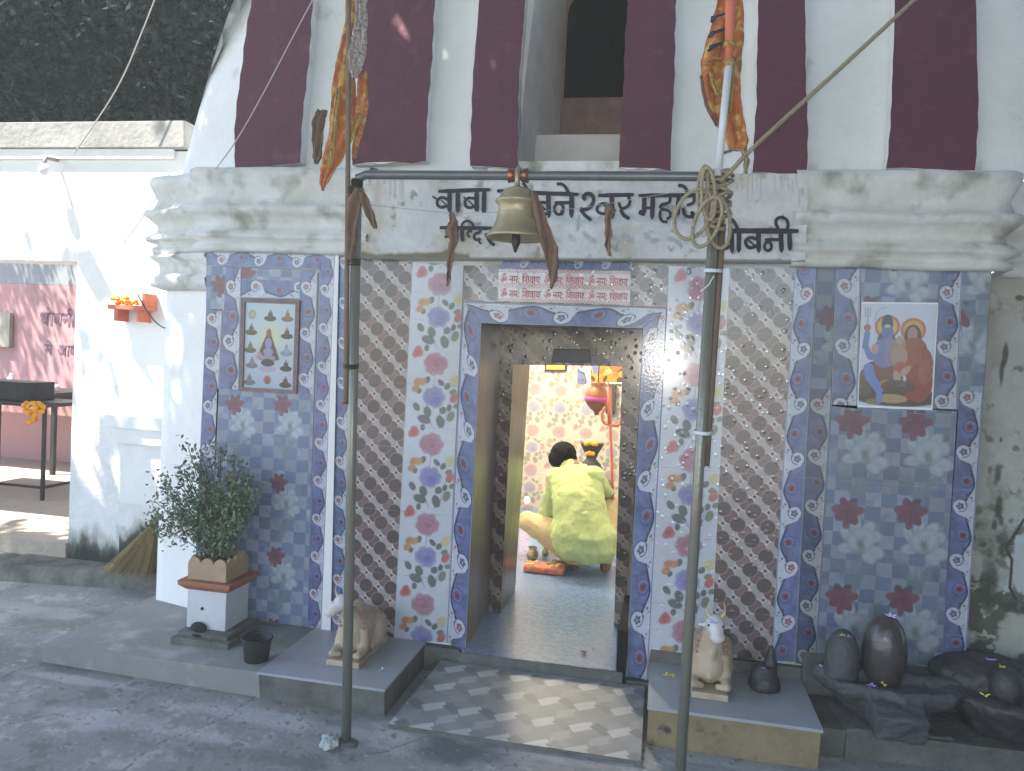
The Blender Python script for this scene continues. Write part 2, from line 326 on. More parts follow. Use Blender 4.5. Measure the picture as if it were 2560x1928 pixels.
def lily(p, x, z, k=1., dim=1.):
    d = lambda c: tuple(q*dim for q in c)
    for pts in (((.035, -.13), (.03, -.25), (.015, -.34)), ((.04, -.15), (.06, -.25), (.02, -.35)), ((.05, -.14), (.1, -.2), (.14, -.27)), ((-.01, -.25), (-.05, -.19), (-.07, -.17))):
        p.line([(x+a*k, z+b*k) for a, b in pts], .008*k, d((.20, .27, .32)), .45)
    for a, b, l, w, t in ((.0, -.24, .05, .016, 1.9), (.05, -.27, .06, .016, 1.2), (.085, -.21, .045, .013, .7), (-.03, -.21, .035, .011, 2.6), (.03, -.3, .05, .02, 1.5), (.12, -.02, .045, .012, .7), (.13, -.05, .035, .01, 1.3)):
        p.ell(x+a*k, z+b*k, l*k, w*k, t, d((.21, .29, .32)), .6, .5)
    for a, b, l, w, t in ((.10, -.09, .026, .022, .4), (.105, -.15, .034, .024, -.2), (.0, -.09, .034, .018, 2.2), (.075, -.06, .032, .019, .9), (.03, -.055, .036, .019, 1.5), (.005, -.14, .034, .020, 3.4), (.085, -.175, .026, .017, -.6), (.055, -.105, .050, .040, .5)):
        X, Z = x+a*k, z+b*k; p.ell(X, Z, l*k*1.15, w*k*1.2, t, d((.27, .34, .43)), .75, .3); p.ell(X+.002, Z+.003, l*k, w*k, t, d((.50, .56, .61)), .9, .5); p.ell(X-.003, Z-.004, l*k*.5, w*k*.3, t, d((.37, .44, .50)), .6, .8)
    p.ell(x+.055*k, z-.125*k, .014*k, .020*k, .3, d((.20, .28, .26)), .8, .7)
    for q in range(4): p.line([(x+.053*k, z-.125*k), (x+(.028+.015*q)*k, z-.080*k)], .0013, d((.20, .27, .26)), .8)
    c = (.235, .105, .14)
    for a_, L_, W_ in ((.3, .050, .030), (1.2, .044, .032), (2.0, .052, .028), (2.9, .050, .032), (3.7, .040, .030), (4.6, .058, .022), (5.4, .042, .030)):
        for tt in (.45, .75, 1.0): p.ell(x+math.cos(a_)*L_*tt*.9*k, z+math.sin(a_)*L_*tt*.9*k, W_*k*(1.25-tt*.62), W_*k*(.95-tt*.45), a_, d(tuple(q*(.9+.25*((a_*3) % 1)) for q in c)), .95, .25)
    for a_ in (.3, 1.2, 2.0, 2.9, 4.6): p.line([(x, z), (x+math.cos(a_)*.045*k, z+math.sin(a_)*.045*k)], .0012, d((.17, .05, .08)), .7)
    p.ell(x+.018*k, z+.050*k, .016*k, .009*k, .3, d((.10, .11, .17)), .9)
# ------------------------------------------------------------------ materials
M = {}
M['wash'] = NM('whitewash', (.70, .71, .71), .85, .45, 3.2, (.46, .45, .40), .35, 26, noise2=((.19, .19, .14), 5.5, .55, .76))
M['wash_clean'] = NM('clean_whitewash', (.80, .80, .78), .85, .4, 2.5, (.70, .70, .67), .25, 22)
M['tower'] = NM('tower_whitewash', (.74, .76, .77), .85, .6, 2.6, (.60, .61, .58), .3, 24, noise2=((.33, .32, .25), 4.5, .60, .82))
M['steel_d'] = NM('dull_pipe', (.15, .15, .155), .35, .5, 14, (.10, .10, .10), .1, 60, metal=.3, spec=.5)
M['reveal'] = NM('niche_plaster', (.55, .52, .50), .9, .5, 3, (.36, .33, .31), .4, 20)
M['maroon'] = NM('maroon_paint', (.125, .042, .062), .8, .6, 5, (.088, .032, .05), .3, 45, noise2=((.165, .075, .095), 9, .62, .85))
M['black'] = NM('dark_void', (.012, .011, .011), .95)
M['brick'] = NM('old_red_plaster', (.26, .17, .15), .9, .5, 9, (.13, .09, .08), .5, 30)
M['conc'] = NM('concrete', (.29, .285, .275), .85, .6, 3.0, (.20, .197, .19), .2, 30, noise2=((.36, .36, .35), 7, .53, .70))
M['conc_d'] = NM('dirty_concrete', (.21, .205, .185), .9, .7, 7, (.06, .06, .052), .5, 50)
M['mossy'] = NM('mossy_concrete', (.26, .25, .21), .9, .5, 5, (.045, .047, .04), .5, 40)
M['slab'] = NM('stone_slab', (.40, .41, .43), .4, .7, 5, (.25, .26, .28), .1, 60, spec=.5)
M['ochre'] = NM('ochre_plaster', (.33, .26, .15), .85, .5, 5, (.17, .13, .08), .4, 30, noise2=((.07, .065, .06), 8, .62, .7))
M['floor'] = NM('blue_speckled_floor', (.20, .29, .46), .18, .35, 45, (.10, .17, .33), .12, 140, spec=.6)
M['steel'] = NM('galvanised_pipe', (.21, .205, .165), .32, .5, 14, (.17, .165, .135), .1, 60, metal=.25, spec=.6)
M['bamboo'] = NM('bamboo', (.20, .14, .10), .7, .5, 20, (.12, .08, .06), .2, 60)
M['brass'] = NM('brass', (.44, .36, .20), .42, .5, 18, (.27, .24, .16), .1, 50, metal=.45)
M['darkmetal'] = NM('dark_metal', (.05, .045, .04), .4, .4, 20, (.03, .025, .02), .1, 50, metal=.6)
M['copper'] = NM('copper', (.34, .15, .09), .35, .4, 15, (.25, .10, .06), .1, 40, metal=.8)
M['rope'] = NM('rope', (.42, .36, .25), .85, .6, 60, (.27, .22, .15), .7, 160)
M['rag'] = NM('faded_brown_cloth', (.20, .125, .09), .9, .5, 12, (.13, .08, .06), .4, 60)
M['pvc'] = NM('white_pvc', (.60, .63, .68), .4, .4, 10, (.5, .52, .56))
M['orangecloth'] = NM('orange_cloth', (.46, .155, .045), .6, .6, 14, (.30, .085, .03), .4, 50, noise2=((.50, .33, .08), 26, .52, .62))
M['orange'] = NM('orange_sleeve', (.55, .16, .09), .5, .4, 10, (.45, .12, .07))
M['gold'] = NM('gold_tinsel', (.6, .44, .14), .3, .5, 40, (.4, .25, .06), .8, 120, metal=.6)
M['silver'] = NM('silver_foil', (.50, .46, .45), .3, .6, 30, (.28, .22, .2), .9, 60, metal=.5)
M['stripe'] = NM('dark_blue_cloth', (.06, .06, .12), .7, .4, 20, (.03, .03, .06))
M['stone'] = NM('black_stone', (.052, .047, .048), .55, .6, 14, (.024, .022, .023), .3, 60, spec=.5)
M['stone_l'] = NM('worn_grey_stone', (.085, .083, .083), .7, .6, 9, (.045, .045, .048), .5, 50, spec=.5)
M['bull'] = NM('cream_marble', (.50, .42, .32), .55, .6, 9, (.33, .23, .14), .25, 60, spec=.4)
M['bullw'] = NM('white_marble_face', (.66, .64, .62), .5, .5, 12, (.5, .45, .42), .15, 60, spec=.4)
M['horn'] = NM('painted_horn', (.62, .43, .16), .5)
M['pinkpaint'] = NM('pink_paint', (.48, .22, .20), .6, .5, 16, (.3, .12, .11))
M['leaf'] = NM('tulsi_leaf', (.17, .22, .145), .6, .6, 30, (.09, .125, .08))
M['leaf2'] = NM('light_tulsi_leaf', (.28, .32, .19), .6, .6, 30, (.10, .14, .07))
M['stem'] = NM('stem', (.09, .065, .045), .9)
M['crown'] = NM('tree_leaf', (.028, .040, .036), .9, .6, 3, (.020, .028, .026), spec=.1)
M['bark'] = NM('bark', (.10, .08, .06), .9, .6, 10, (.05, .04, .03), .8, 20)
M['pot'] = NM('cream_pot_paint', (.44, .33, .20), .8, .5, 9, (.30, .21, .13), .3, 40)
M['potor'] = NM('orange_ledge', (.42, .18, .10), .8, .5, 12, (.28, .11, .06), .3, 40)
M['potw'] = NM('pot_whitewash', (.60, .61, .63), .85, .5, 5, (.46, .46, .46), .2, 40)
M['soot'] = NM('soot', (.03, .028, .026), .95)
M['grass'] = NM('broom_grass', (.32, .24, .12), .9, .6, 50, (.17, .12, .06))
M['pink'] = NM('pink_wall_paint', (.50, .29, .30), .85, .5, 2, (.42, .25, .26), .2, 20, noise2=((.22, .17, .15), 3, .62, .8))
M['teal'] = NM('teal_wall_band', (.30, .33, .34), .85, .4, 3, (.26, .28, .29))
M['court'] = NM('court_floor', (.44, .38, .30), .9, .6, 3, (.34, .29, .23), .3, 30)
M['iron'] = NM('iron_frame', (.035, .033, .035), .55, .3, 10)
M['yellow'] = NM('marigold', (.72, .36, .03), .7, .5, 60, (.6, .22, .02))
M['petal'] = NM('yellow_petal', (.68, .58, .08), .7); M['violet'] = NM('violet_petal', (.40, .28, .62), .7); M['lav'] = NM('lavender_petal', (.60, .58, .80), .7)
M['red'] = NM('red_petal', (.5, .1, .05), .7)
M['plastic'] = NM('white_plastic', (.7, .7, .7), .4)
M['ink'] = NM('black_sign_paint', (.020, .020, .032), .75, .4, 30, (.035, .035, .05))
M['redink'] = NM('red_tile_print', (.50, .10, .09), .4)
M['wallink'] = NM('faded_wall_paint', (.20, .12, .16), .85)
M['shirt'] = NM('lime_cotton', (.46, .54, .24), .85, .3, 6, (.42, .49, .21), .25, 140)
M['trous'] = NM('khaki_trousers', (.50, .40, .22), .85, .3, 8, (.42, .33, .18), .2, 100)
M['skin'] = NM('brown_skin', (.16, .07, .04), .6, .3, 20, (.13, .055, .03), spec=.4)
M['hair'] = NM('black_hair', (.008, .007, .007), .8, .3, 80, (.012, .010, .010), .6, 200, spec=.1)
M['woodm'] = NM('brown_marble', (.155, .115, .09), .3, .35, 16, (.055, .038, .030), .05, 60, spec=.5)
M['traycloth'] = NM('orange_cloth_tray', (.58, .20, .12), .7, .5, 20, (.42, .12, .07), .4, 60)
M['wire'] = NM('thin_wire', (.30, .28, .27), .6); M['pinkthread'] = NM('pale_thread', (.45, .38, .38), .7)
M['lampglow'] = NM('bulb_glow', (1, .85, .55), .5, emit=9)
M['ember'] = NM('lamp_flame', (1, .35, .25), .5, emit=5)
M['framey'] = NM('yellow_picture', (.75, .5, .12), .6)
M['crate'] = NM('grey_board', (.45, .42, .35), .8, .4, 5)
T = {}
T['gloss'] = PM('glazed_tile', .16, .5, .10, 90, dirt=.16, dscale=4)
T['emboss'] = PM('embossed_tile', .17, .9, 1.0, 30, True, dirt=.15, dscale=4, distance=.0014)
T['lily'] = PM('satin_tile', .28, .5, .05, 60, dirt=.22, dscale=2.5, alb=.86)
T['plaster'] = PM('painted_plaster', .9, .2, .5, 40, dirt=.22, dscale=6, distance=.01, alb=1)
T['mat'] = PM('paver_tile', .5, .4, .2, 60, dirt=.3, dscale=4, alb=.95)
T['ground'] = PM('ground', .88, .25, .5, 45, dirt=.12, dscale=3, distance=.006, alb=1.15)
# marble grain of the jamb runs along its height
for mm in ('woodm',):
    nt = M[mm].node_tree; mp = nt.nodes.new('ShaderNodeMapping'); mp.inputs['Scale'].default_value = (1.6, 1.6, .16)
    tcn = [n for n in nt.nodes if n.type == 'TEX_COORD'][0]
    for n in [n for n in nt.nodes if n.type == 'TEX_NOISE']: nt.links.new(tcn.outputs['Object'], mp.inputs['Vector']); nt.links.new(mp.outputs[0], n.inputs['Vector'])
# ------------------------------------------------------------------ ground and setting
def S(o, name=None): return tag(o, kind='structure')
MB_ = MB
b = MB(); n = 60
S(MB().box(-25, 25, -25, 25, -.5, 0).build('ground', M['conc']))
gp = Pan([(-5.6, 4.3, .004), (2.7, 4.3, .004), (2.7, 1.7, .004), (-5.6, 1.7, .004)], .0085, 'xy')
g1 = vnoise(gp.a, gp.b, 1.1, 1, 5); g2 = vnoise(gp.a, gp.b, 4.2, 7, 5); g3 = vnoise(gp.a, gp.b, 20, 9, 4)
gp.c = np.array((.265, .262, .255))*(.78+.34*g1[..., None])*(.84+.30*g2[..., None])*(.88+.24*g3[..., None])
gp.mix(np.clip((g2*.6+g3*.4-.55)*7, 0, .6), (.40, .40, .39)); gp.mix(np.clip((.40-g2*.55-g1*.2-g3*.25)*8, 0, .55), (.13, .13, .125))
def gb(X, Y_, rx, ry, c, al=.6, soft=.6):
    q = G(X, Y_, 0); D = np.hypot((gp.a-q[0])/rx, (gp.b-q[1])/ry)+(vnoise(gp.a, gp.b, 9, int(X) % 60, 4)-.5)*1.5; gp.mix(np.clip((1-D)/soft+.5, 0, 1)*al, c)
for X, Y_, rx, ry, c, al in ((1130, 1875, .13, .09, (.09, .09, .085), .75), (1220, 1895, .10, .05, (.12, .12, .115), .6), (260, 1570, .55, .16, (.15, .142, .12), .6), (60, 1640, .5, .12, (.14, .135, .115), .5), (90, 1530, .35, .07, (.38, .37, .34), .6), (620, 1790, .30, .06, (.40, .405, .41), .6),
                        (900, 1840, .22, .05, (.38, .385, .39), .55), (470, 1870, .35, .06, (.16, .16, .155), .45), (250, 1800, .30, .06, (.37, .37, .37), .5), (1420, 1905, .2, .04, (.36, .36, .36), .5), (1830, 1910, .3, .04, (.37, .38, .40), .5), (700, 1900, .25, .04, (.15, .15, .145), .5), (180, 1700, .25, .03, (.41, .41, .40), .6)): gb(X, Y_, rx, ry, c, al)
def crk(P, w=.0035):
    Q = [tuple(G(x, y, 0)[:2]) for x, y in P]; R_ = []
    for a, c in zip(Q[:-1], Q[1:]):
        for i in range(5): R_.append((a[0]+(c[0]-a[0])*i/5+random.uniform(-.012, .012), a[1]+(c[1]-a[1])*i/5+random.uniform(-.012, .012)))
    gp.line(R_+[Q[-1]], w, (.09, .088, .08), .75)
crk([(0, 1700), (45, 1680), (110, 1662)]); crk([(300, 1928), (420, 1850), (560, 1800), (640, 1740)], .002); crk([(860, 1905), (960, 1880), (1080, 1840)], .003); crk([(1250, 1928), (1330, 1890)], .0025); crk([(0, 1820), (130, 1790), (210, 1800)], .002)
kn = g3*.5+vnoise(gp.a, gp.b, 60, 4, 2)*.5; gp.mix(np.clip((kn-.66)*14, 0, .7), (.12, .12, .11)); gp.mix(np.clip((.30-kn)*12, 0, .5), (.42, .42, .40))
S(gp.build('ground', T['ground'], None))
# left kerb along the white building
S(MB().add([(-3.9, 3.92, 0), (-2.62, 4.10, 0), (-2.62, 4.22, 0), (-3.9, 4.2, 0), (-3.9, 3.95, .1), (-2.62, 4.13, .1), (-2.62, 4.26, .1), (-3.9, 4.25, .1)], [(0, 3, 2, 1), (4, 5, 6, 7), (0, 1, 5, 4), (1, 2, 6, 5), (2, 3, 7, 6), (3, 0, 4, 7)]).build('kerb', M['mossy']))
S(MB().box(-6.5, -3.9, 3.93, 4.19, 0, .095).build('kerb', M['mossy']))
S(MB().box(-8, -3.62, 4.2, 7.2, .004, .19).build('courtyard_floor', M['court']))
# stepped plinth in front of the temple, left and right of the door
def slabmesh(x0, x1, y0, y1, z1, skew=0):
    return MB().hexa([(x0, y0+.02, -.01), (x1, y0+.02+skew, -.01), (x1, y1, -.01), (x0, y1, -.01), (x0, y0, z1), (x1, y0+skew, z1), (x1, y1, z1), (x0, y1, z1)])
S(MB().add([(-2.705, 3.02, -.01), (-1.60, 2.985, -.01), (-1.60, 3.56, -.01), (-2.66, 4.05, -.01), (-2.70, 3.0, .095), (-1.60, 2.965, .12), (-1.60, 3.56, .12), (-2.66, 4.02, .095)],
    [(0, 3, 2, 1), (4, 5, 6, 7), (0, 1, 5, 4), (1, 2, 6, 5), (2, 3, 7, 6), (3, 0, 4, 7)]).build('plinth', M['conc']))
S(slabmesh(-1.598, -1.042, 2.955, 3.52, .118).build('plinth', M['conc_d']))
S(MB().box(-1.600, -1.035, 2.945, 3.515, .119, .130).build('plinth_slab', M['slab']))
S(slabmesh(.015, .652, 3.035, 3.52, .158).build('plinth', M['ochre']))
S(MB().box(.010, .657, 3.022, 3.515, .159, .171).build('plinth_slab', M['slab']))
S(slabmesh(.658, 3.6, 3.17, 3.9, .115, .10).build('plinth', M['conc_d']))
# ------------------------------------------------------------------ temple
TL = (-.47, 3.5, 0)
temple = empty('temple', TL, 'whitewashed temple with maroon stripes and flower-tiled walls around a low doorway', 'temple')
def sweep(plan, prof, jit=.004, seg=.06):
    pts = []; 
    for (x0, y0), (x1, y1) in zip(plan[:-1], plan[1:]):
        k = max(1, int(math.hypot(x1-x0, y1-y0)/seg))
        for i in range(k): pts.append((x0+(x1-x0)*i/k, y0+(y1-y0)*i/k))
    pts.append(plan[-1]); P = np.array(pts); d = np.diff(P, axis=0); d /= np.linalg.norm(d, axis=1)[:, None]
    nr = np.stack([d[:, 1], -d[:, 0]], 1); N = np.zeros_like(P); N[0] = nr[0]; N[-1] = nr[-1]
    for i in range(1, len(P)-1):
        a = nr[i-1]+nr[i]; N[i] = a/(1+nr[i-1]@nr[i])
    V = []
    for off, z in prof:
        for i, (p, q) in enumerate(zip(P, N)):
            j = (float(vnoise(np.array([p[0]*1.0]), np.array([z+p[1]]), 7, 3)[0])-.5)*2*jit
            V.append((p[0]+q[0]*(off+j), p[1]+q[1]*(off+j), z+j*.7))
    n = len(P); F = [(r*n+i, r*n+i+1, (r+1)*n+i+1, (r+1)*n+i) for r in range(len(prof)-1) for i in range(n-1)]
    return V, F
def inset(z): return 0 if z < 2.33 else .02+.11*(z-2.33)+.13*(z-2.33)**2
XL0, XR0 = -.843, -.095        # door sides
planL = [(-2.78, 6.0), (-2.63, 3.69), (-2.265, 3.575), (-2.262, 3.51)]
planR = [(1.300, 3.51), (1.318, 3.69), (2.6, 3.76), (3.3, 5.0), (3.4, 6.0)]
lowp = [(-.012, -.02), (-.012, .5), (-.012, 1.0), (-.012, 1.5), (-.012, 1.95)]
for pl in (planL+[(XL0, 3.51)], [(XR0, 3.51)]+planR):
    V, F = sweep(pl, lowp, .003); MB().add(V, F).build('wall', M['wash_clean'] if pl[0][0] < -2 else M['wash'], temple, True)
MB().box(XL0-.01, XR0+.01, 3.52, 3.56, 1.66, 2.4).build('lintel_wall', M['wash'], temple)
corn = [(0, 1.945), (.050, 1.948), (.056, 1.975), (.030, 1.995), (.075, 2.008), (.078, 2.03), (.035, 2.06), (.030, 2.09), (.066, 2.125), (.088, 2.142), (.085, 2.162), (.048, 2.18), (.034, 2.225), (.055, 2.27), (.068, 2.30), (.066, 2.335), (.045, 2.352), (-.06, 2.368)]
for pl in (planL+[(-1.40, 3.505)], [(.50, 3.505)]+planR):
    V, F = sweep(pl, corn, .007, .04); MB().add(V, F).build('cornice', M['wash'], temple, True)
# the left corner bay has one more roll under its cornice
V, F = sweep(planL[:3], [(0, 1.76), (.05, 1.775), (.06, 1.82), (.02, 1.85), (.025, 1.90), (.07, 1.93), (.05, 1.945)], .008, .04)
MB().add(V, F).build('cornice', M['wash'], temple, True)
# tower, with the niche left open
zs = list(np.linspace(2.335, 5.2, 22)); tprof = [(-inset(z)-.035, z) for z in zs]
NL, NR = -.711, -.252
for pl in ([(-2.78, 6.0), (-2.63, 3.69), (-2.20, 3.505), (NL, 3.505)], [(NR, 3.505), (1.42, 3.505), (2.6, 3.76), (3.3, 5.0), (3.4, 6.0)]):
    V, F = sweep(pl, tprof, .005, .08); MB().add(V, F).build('tower_wall', M['tower'], temple, True)
MB().box(-3.0, 3.6, 4.4, 4.5, 5.1, 5.2).build('tower_cap', M['wash'], temple)
def Us(x, y, d=0):
    Y = 3.5
    for _ in range(8): p = U(x, y, Y); Y = 3.505+.035+inset(p[2])+d
    return U(x, y, Y)
def ptsat(poly, y):
    poly = sorted(poly, key=lambda p: p[1])
    if y <= poly[0][1]: (x0, y0), (x1, y1) = poly[0], poly[1]
    elif y >= poly[-1][1]: (x0, y0), (x1, y1) = poly[-2], poly[-1]
    else:
        for a, c in zip(poly[:-1], poly[1:]):
            if a[1] <= y <= c[1]: (x0, y0), (x1, y1) = a, c; break
    return x0+(x1-x0)*(y-y0)/(y1-y0)
ribs = [([(630, 0), (612, 100), (595, 230), (587, 330), (586, 426)], [(783, 0), (777, 100), (766, 200), (757, 300), (750, 408)]),
        ([(905, 0), (900, 100), (893, 250), (880, 411)], [(1088, 0), (1083, 100), (1071, 250), (1065, 406)]),
        ([(1197, 0), (1190, 90), (1183, 200), (1176, 330), (1174, 416)], [(1313, 0), (1306, 90), (1298, 220), (1296, 300), (1294, 423)]),
        ([(1571, 0), (1562, 120), (1555, 270), (1548, 422)], [(1691, 0), (1688, 120), (1683, 250), (1676, 426)]),
        ([(1896, 0), (1892, 120), (1893, 250), (1884, 330), (1883, 430)], [(2013, 0), (2013, 120), (2018, 260), (2019, 350), (2017, 443)]),
        ([(2236, 0), (2234, 120), (2231, 220), (2224, 320), (2217, 420)], [(2439, 0), (2442, 110), (2447, 230), (2443, 330), (2438, 433)])]
for k, (L, R) in enumerate(ribs):
    ys = list(np.linspace(L[-1][1]-1, -420, 26)); nx = 5; V = []; F = []
    for r_, y in enumerate(ys):
        xl, xr = ptsat(L, y), ptsat(R, y); w = 1.5*math.sin(y*.09+k)+1.2*math.sin(y*.21+k*2)
        yb = y+(R[-1][1]-L[-1][1])*(1 if r_ == 0 else 0)
        for i in range(nx+1):
            t = i/nx; rag = (2.5*math.sin(i*3.1+k*1.7)) if r_ == 0 else 0
            V.append(Us(xl+w+(xr-xl)*t, y+(yb-y)*t+rag, -.062))
        a = V[-nx-1]; c = V[-1]; 
        V.append(a+np.array([0, .075, 0])); V.append(c+np.array([0, .075, 0]))
    m = nx+3
    for r_ in range(len(ys)-1):
        for i in range(nx): F.append((r_*m+i, r_*m+i+1, (r_+1)*m+i+1, (r_+1)*m+i))
    FS = []
    for r_ in range(len(ys)-1):
        FS.append((r_*m+nx+1, r_*m, (r_+1)*m, (r_+1)*m+nx+1)); FS.append((r_*m+nx, r_*m+nx+2, (r_+1)*m+nx+2, (r_+1)*m+nx))
    FS.append(tuple(range(nx+1))[::-1]+(nx+1, nx+2))
    o = MB().add(V, F+FS).build('painted_rib', [M['maroon'], M['tower']], temple)
    o.data.polygons.foreach_set('material_index', [0]*len(F)+[1]*(len(o.data.polygons)-len(F)))
# niche: reveals, sill block, back wall with the dark arched hole
nb = MB(); zt = 4.0
fr = lambda z: 3.54+inset(z)
zz = list(np.linspace(2.33, zt, 10)); V = []; F = []
for z in zz: V += [(NL, fr(z)-.05, z), (-.665, 3.95, z), (-.645, 4.3, z)]
F = [(3*i+j, 3*i+j+1, 3*i+j+4, 3*i+j+3) for i in range(9) for j in (0, 1)]; nb.add(V, F)
V = []
for z in zz: V += [(NR, fr(z)-.05, z), (-.262, 4.3, z)]
nb.add(V, [(2*i+1, 2*i, 2*i+2, 2*i+3) for i in range(9)]); nb.quad((NL, 3.6, zt), (NR, 3.6, zt), (-.26, 4.3, zt), (-.645, 4.3, zt))
nb.build('niche', M['reveal'], temple, True)
MB().add([(NL, 3.76, 2.33), (NR, 3.76, 2.33), (NR, 3.80, 2.60), (NL, 3.80, 2.60), (NR, 4.3, 2.66), (NL, 4.3, 2.66)], [(0, 1, 2, 3), (3, 2, 4, 5)]).build('niche_sill', M['reveal'], temple)
# back wall of the niche with an arched hole
ax0, ax1, az0, az1 = -.632, -.291, 2.945, 3.40; arc = [(ax0, az0)]+[((ax0+ax1)/2-(ax1-ax0)/2*math.cos(t), az1+(ax1-ax0)/2*.8*math.sin(t)) for t in np.linspace(0, math.pi, 13)]+[(ax1, az0)]
mb = MB(); out = []
for x, z in arc:
    dx = x-(ax0+ax1)/2; out.append((-.66 if dx < 0 else -.25, z) if z < az1 else ((-.66 if dx < -.05 else (-.25 if dx > .05 else x)), 4.0 if abs(dx) < .12 else z))
Vb = [(x, 4.3, z) for x, z in arc]+[(x, 4.3, z) for x, z in out]; na = len(arc)
mb.add(Vb, [(i, i+1, na+i+1, na+i) for i in range(na-1)]); mb.quad((-.66, 4.3, 2.55), (-.25, 4.3, 2.55), (-.25, 4.3, az0), (-.66, 4.3, az0)); mb.build('niche_back_wall', M['brick'], temple)
mb = MB(); Vb = [(x, 4.3, z) for x, z in arc]+[(x, 5.2, z) for x, z in arc]
mb.add(Vb, [(i, i+1, na+i+1, na+i) for i in range(na-1)]); mb.quad((ax0-.1, 5.2, az0-.1), (ax1+.1, 5.2, az0-.1), (ax1+.1, 5.2, 3.7), (ax0-.1, 5.2, 3.7)); mb.quad((ax0, 4.3, az0), (ax1, 4.3, az0), (ax1, 5.2, az0), (ax0, 5.2, az0)); mb.build('niche_opening', M['black'], temple)
# ---- painted name board
SY = 3.448
def sy(p, z): return p
board = Pan([U(903, 436, SY), U(2022, 434, SY), U(2013, 655, SY), U(898, 646, SY)], .0035)
marble(board, (.62, .62, .62), .22); nz = vnoise(board.a, board.b, 5, 2, 4); nz2 = vnoise(board.a, board.b, 22, 5, 3)
board.mix((nz-.56)*7, (.50, .46, .39)); board.mix((nz2-.66)*6, (.32, .31, .27))
zb = board.v; edge = vnoise(board.a, board.b*0, 9, 7, 4)
board.mix((zb-(.86+.1*edge))*26*(board.a < -.9), (.20, .19, .12)); board.mix((zb-.965)*40, (.22, .22, .19))
for x in np.arange(1385, 1730, 24):     # painted-out older letters, pale grey-blue
    q = U(x+random.uniform(-6, 6), 548+random.uniform(-7, 7), SY); board.ell(q[0], q[2], .04, .013, random.uniform(-.5, .5), (.40, .44, .47), .5, .8)
for x, y in ((1392, 600), (1430, 596), (1466, 588), (1482, 600), (1537, 596), (1562, 590), (1577, 600), (1618, 590), (1636, 602), (1676, 598), (1695, 606)):
    q = U(x, y, SY); board.ell(q[0], q[2], .022, .012, random.uniform(-.8, .2), (.36, .40, .45), .7, .7)
q = U(1430, 596, SY); board.ell(q[0], q[2], .012, .010, 0, (.5, .5, .48), .9, .6)
for k in range(26):
    x = random.uniform(905, 1010) if k % 2 else random.uniform(1850, 2010); q = U(x, 440+random.uniform(0, 12), SY); L = random.uniform(.03, .11); board.line([(q[0], q[2]), (q[0]+.004, q[2]-L)], .003, (.36, .35, .29), .4)
board.P[..., 1] += (vnoise(board.a, board.b, 4, 2, 3)-.5)*.012
board.build('name_board', T['plaster'], temple)
c4 = [U(903, 436, SY), U(2022, 434, SY), U(2013, 655, SY), U(898, 646, SY)]
mb = MB(); P = [tuple(p+np.array([0, .006, 0])) for p in c4]+[(p[0], 3.53, p[2]) for p in c4]
mb.add(P, [(0, 4, 5, 1), (1, 5, 6, 2), (2, 6, 7, 3), (3, 7, 4, 0)]); mb.build('board_edge', M['wash'], temple)
# ---- hand-painted letters, brush stroke by brush stroke
def stroke(mb, pts, w, off, taper=False, lift=0):
    P = []
    for a, c in zip(pts[:-1], pts[1:]):
        for i in range(6): P.append((a[0]+(c[0]-a[0])*i/6, a[1]+(c[1]-a[1])*i/6))
    P.append(pts[-1])
    if len(pts) > 2:
        for _ in range(6): P = [P[0]]+[((P[i-1][0]+P[i+1][0]+2*P[i][0])/4, (P[i-1][1]+P[i+1][1]+2*P[i][1])/4) for i in range(1, len(P)-1)]+[P[-1]]
    P = np.array(P, float); d = np.gradient(P, axis=0); d /= np.linalg.norm(d, axis=1)[:, None]+1e-9; N = np.stack([-d[:, 1], d[:, 0]], 1); m = len(P); V = []
    # round-ish ends
    for i, p in enumerate(P):
        t = i/(m-1); ww = w*(1+.05*math.sin(i*1.9+pts[0][0])); 
        if taper and t > .82: ww *= max(.08, (1-t)/.18)
        elif t in (0, 1): ww *= .72
        for s_ in (-.5, .5):
            q = p+N[i]*ww*s_; V.append(U(off[0]+q[0]/6.506, off[1]+q[1]/6.506, SY-.009-lift))
    mb.add(V, [(2*i, 2*i+1, 2*i+3, 2*i+2) for i in range(m-1)])
ring = lambda cx, cy, rx, ry, a0=0, a1=6.4, n=12: [(cx+rx*math.cos(t), cy+ry*math.sin(t)) for t in np.linspace(a0, a1, n)]
R1, R2, R3 = (1070, 440), (1400, 440), (1700, 480)
def word(strokes):
    mb = MB()
    for k, s in enumerate(strokes): stroke(mb, s[1], s[2], s[0], len(s) > 3, k*.00005)
    mb.build('lettering', M['ink'], temple)
word([(R1, [(165, 250), (1015, 222)], 66), (R1, [(350, 250), (350, 610)], 74, 1), (R1, [(330, 400), (280, 360), (210, 345), (145, 400), (150, 480), (220, 520), (330, 480)], 50), (R1, [(215, 395), (310, 480)], 24), (R1, [(70, 330), (150, 380)], 30), (R1, [(485, 250), (483, 620)], 78, 1),
      (R1, [(790, 250), (790, 580)], 76), (R1, [(770, 370), (660, 350), (595, 400), (605, 490), (670, 525), (770, 490)], 48), (R1, [(655, 400), (740, 480)], 26), (R1, [(575, 340), (620, 380)], 30), (R1, [(915, 232), (905, 600)], 76)])
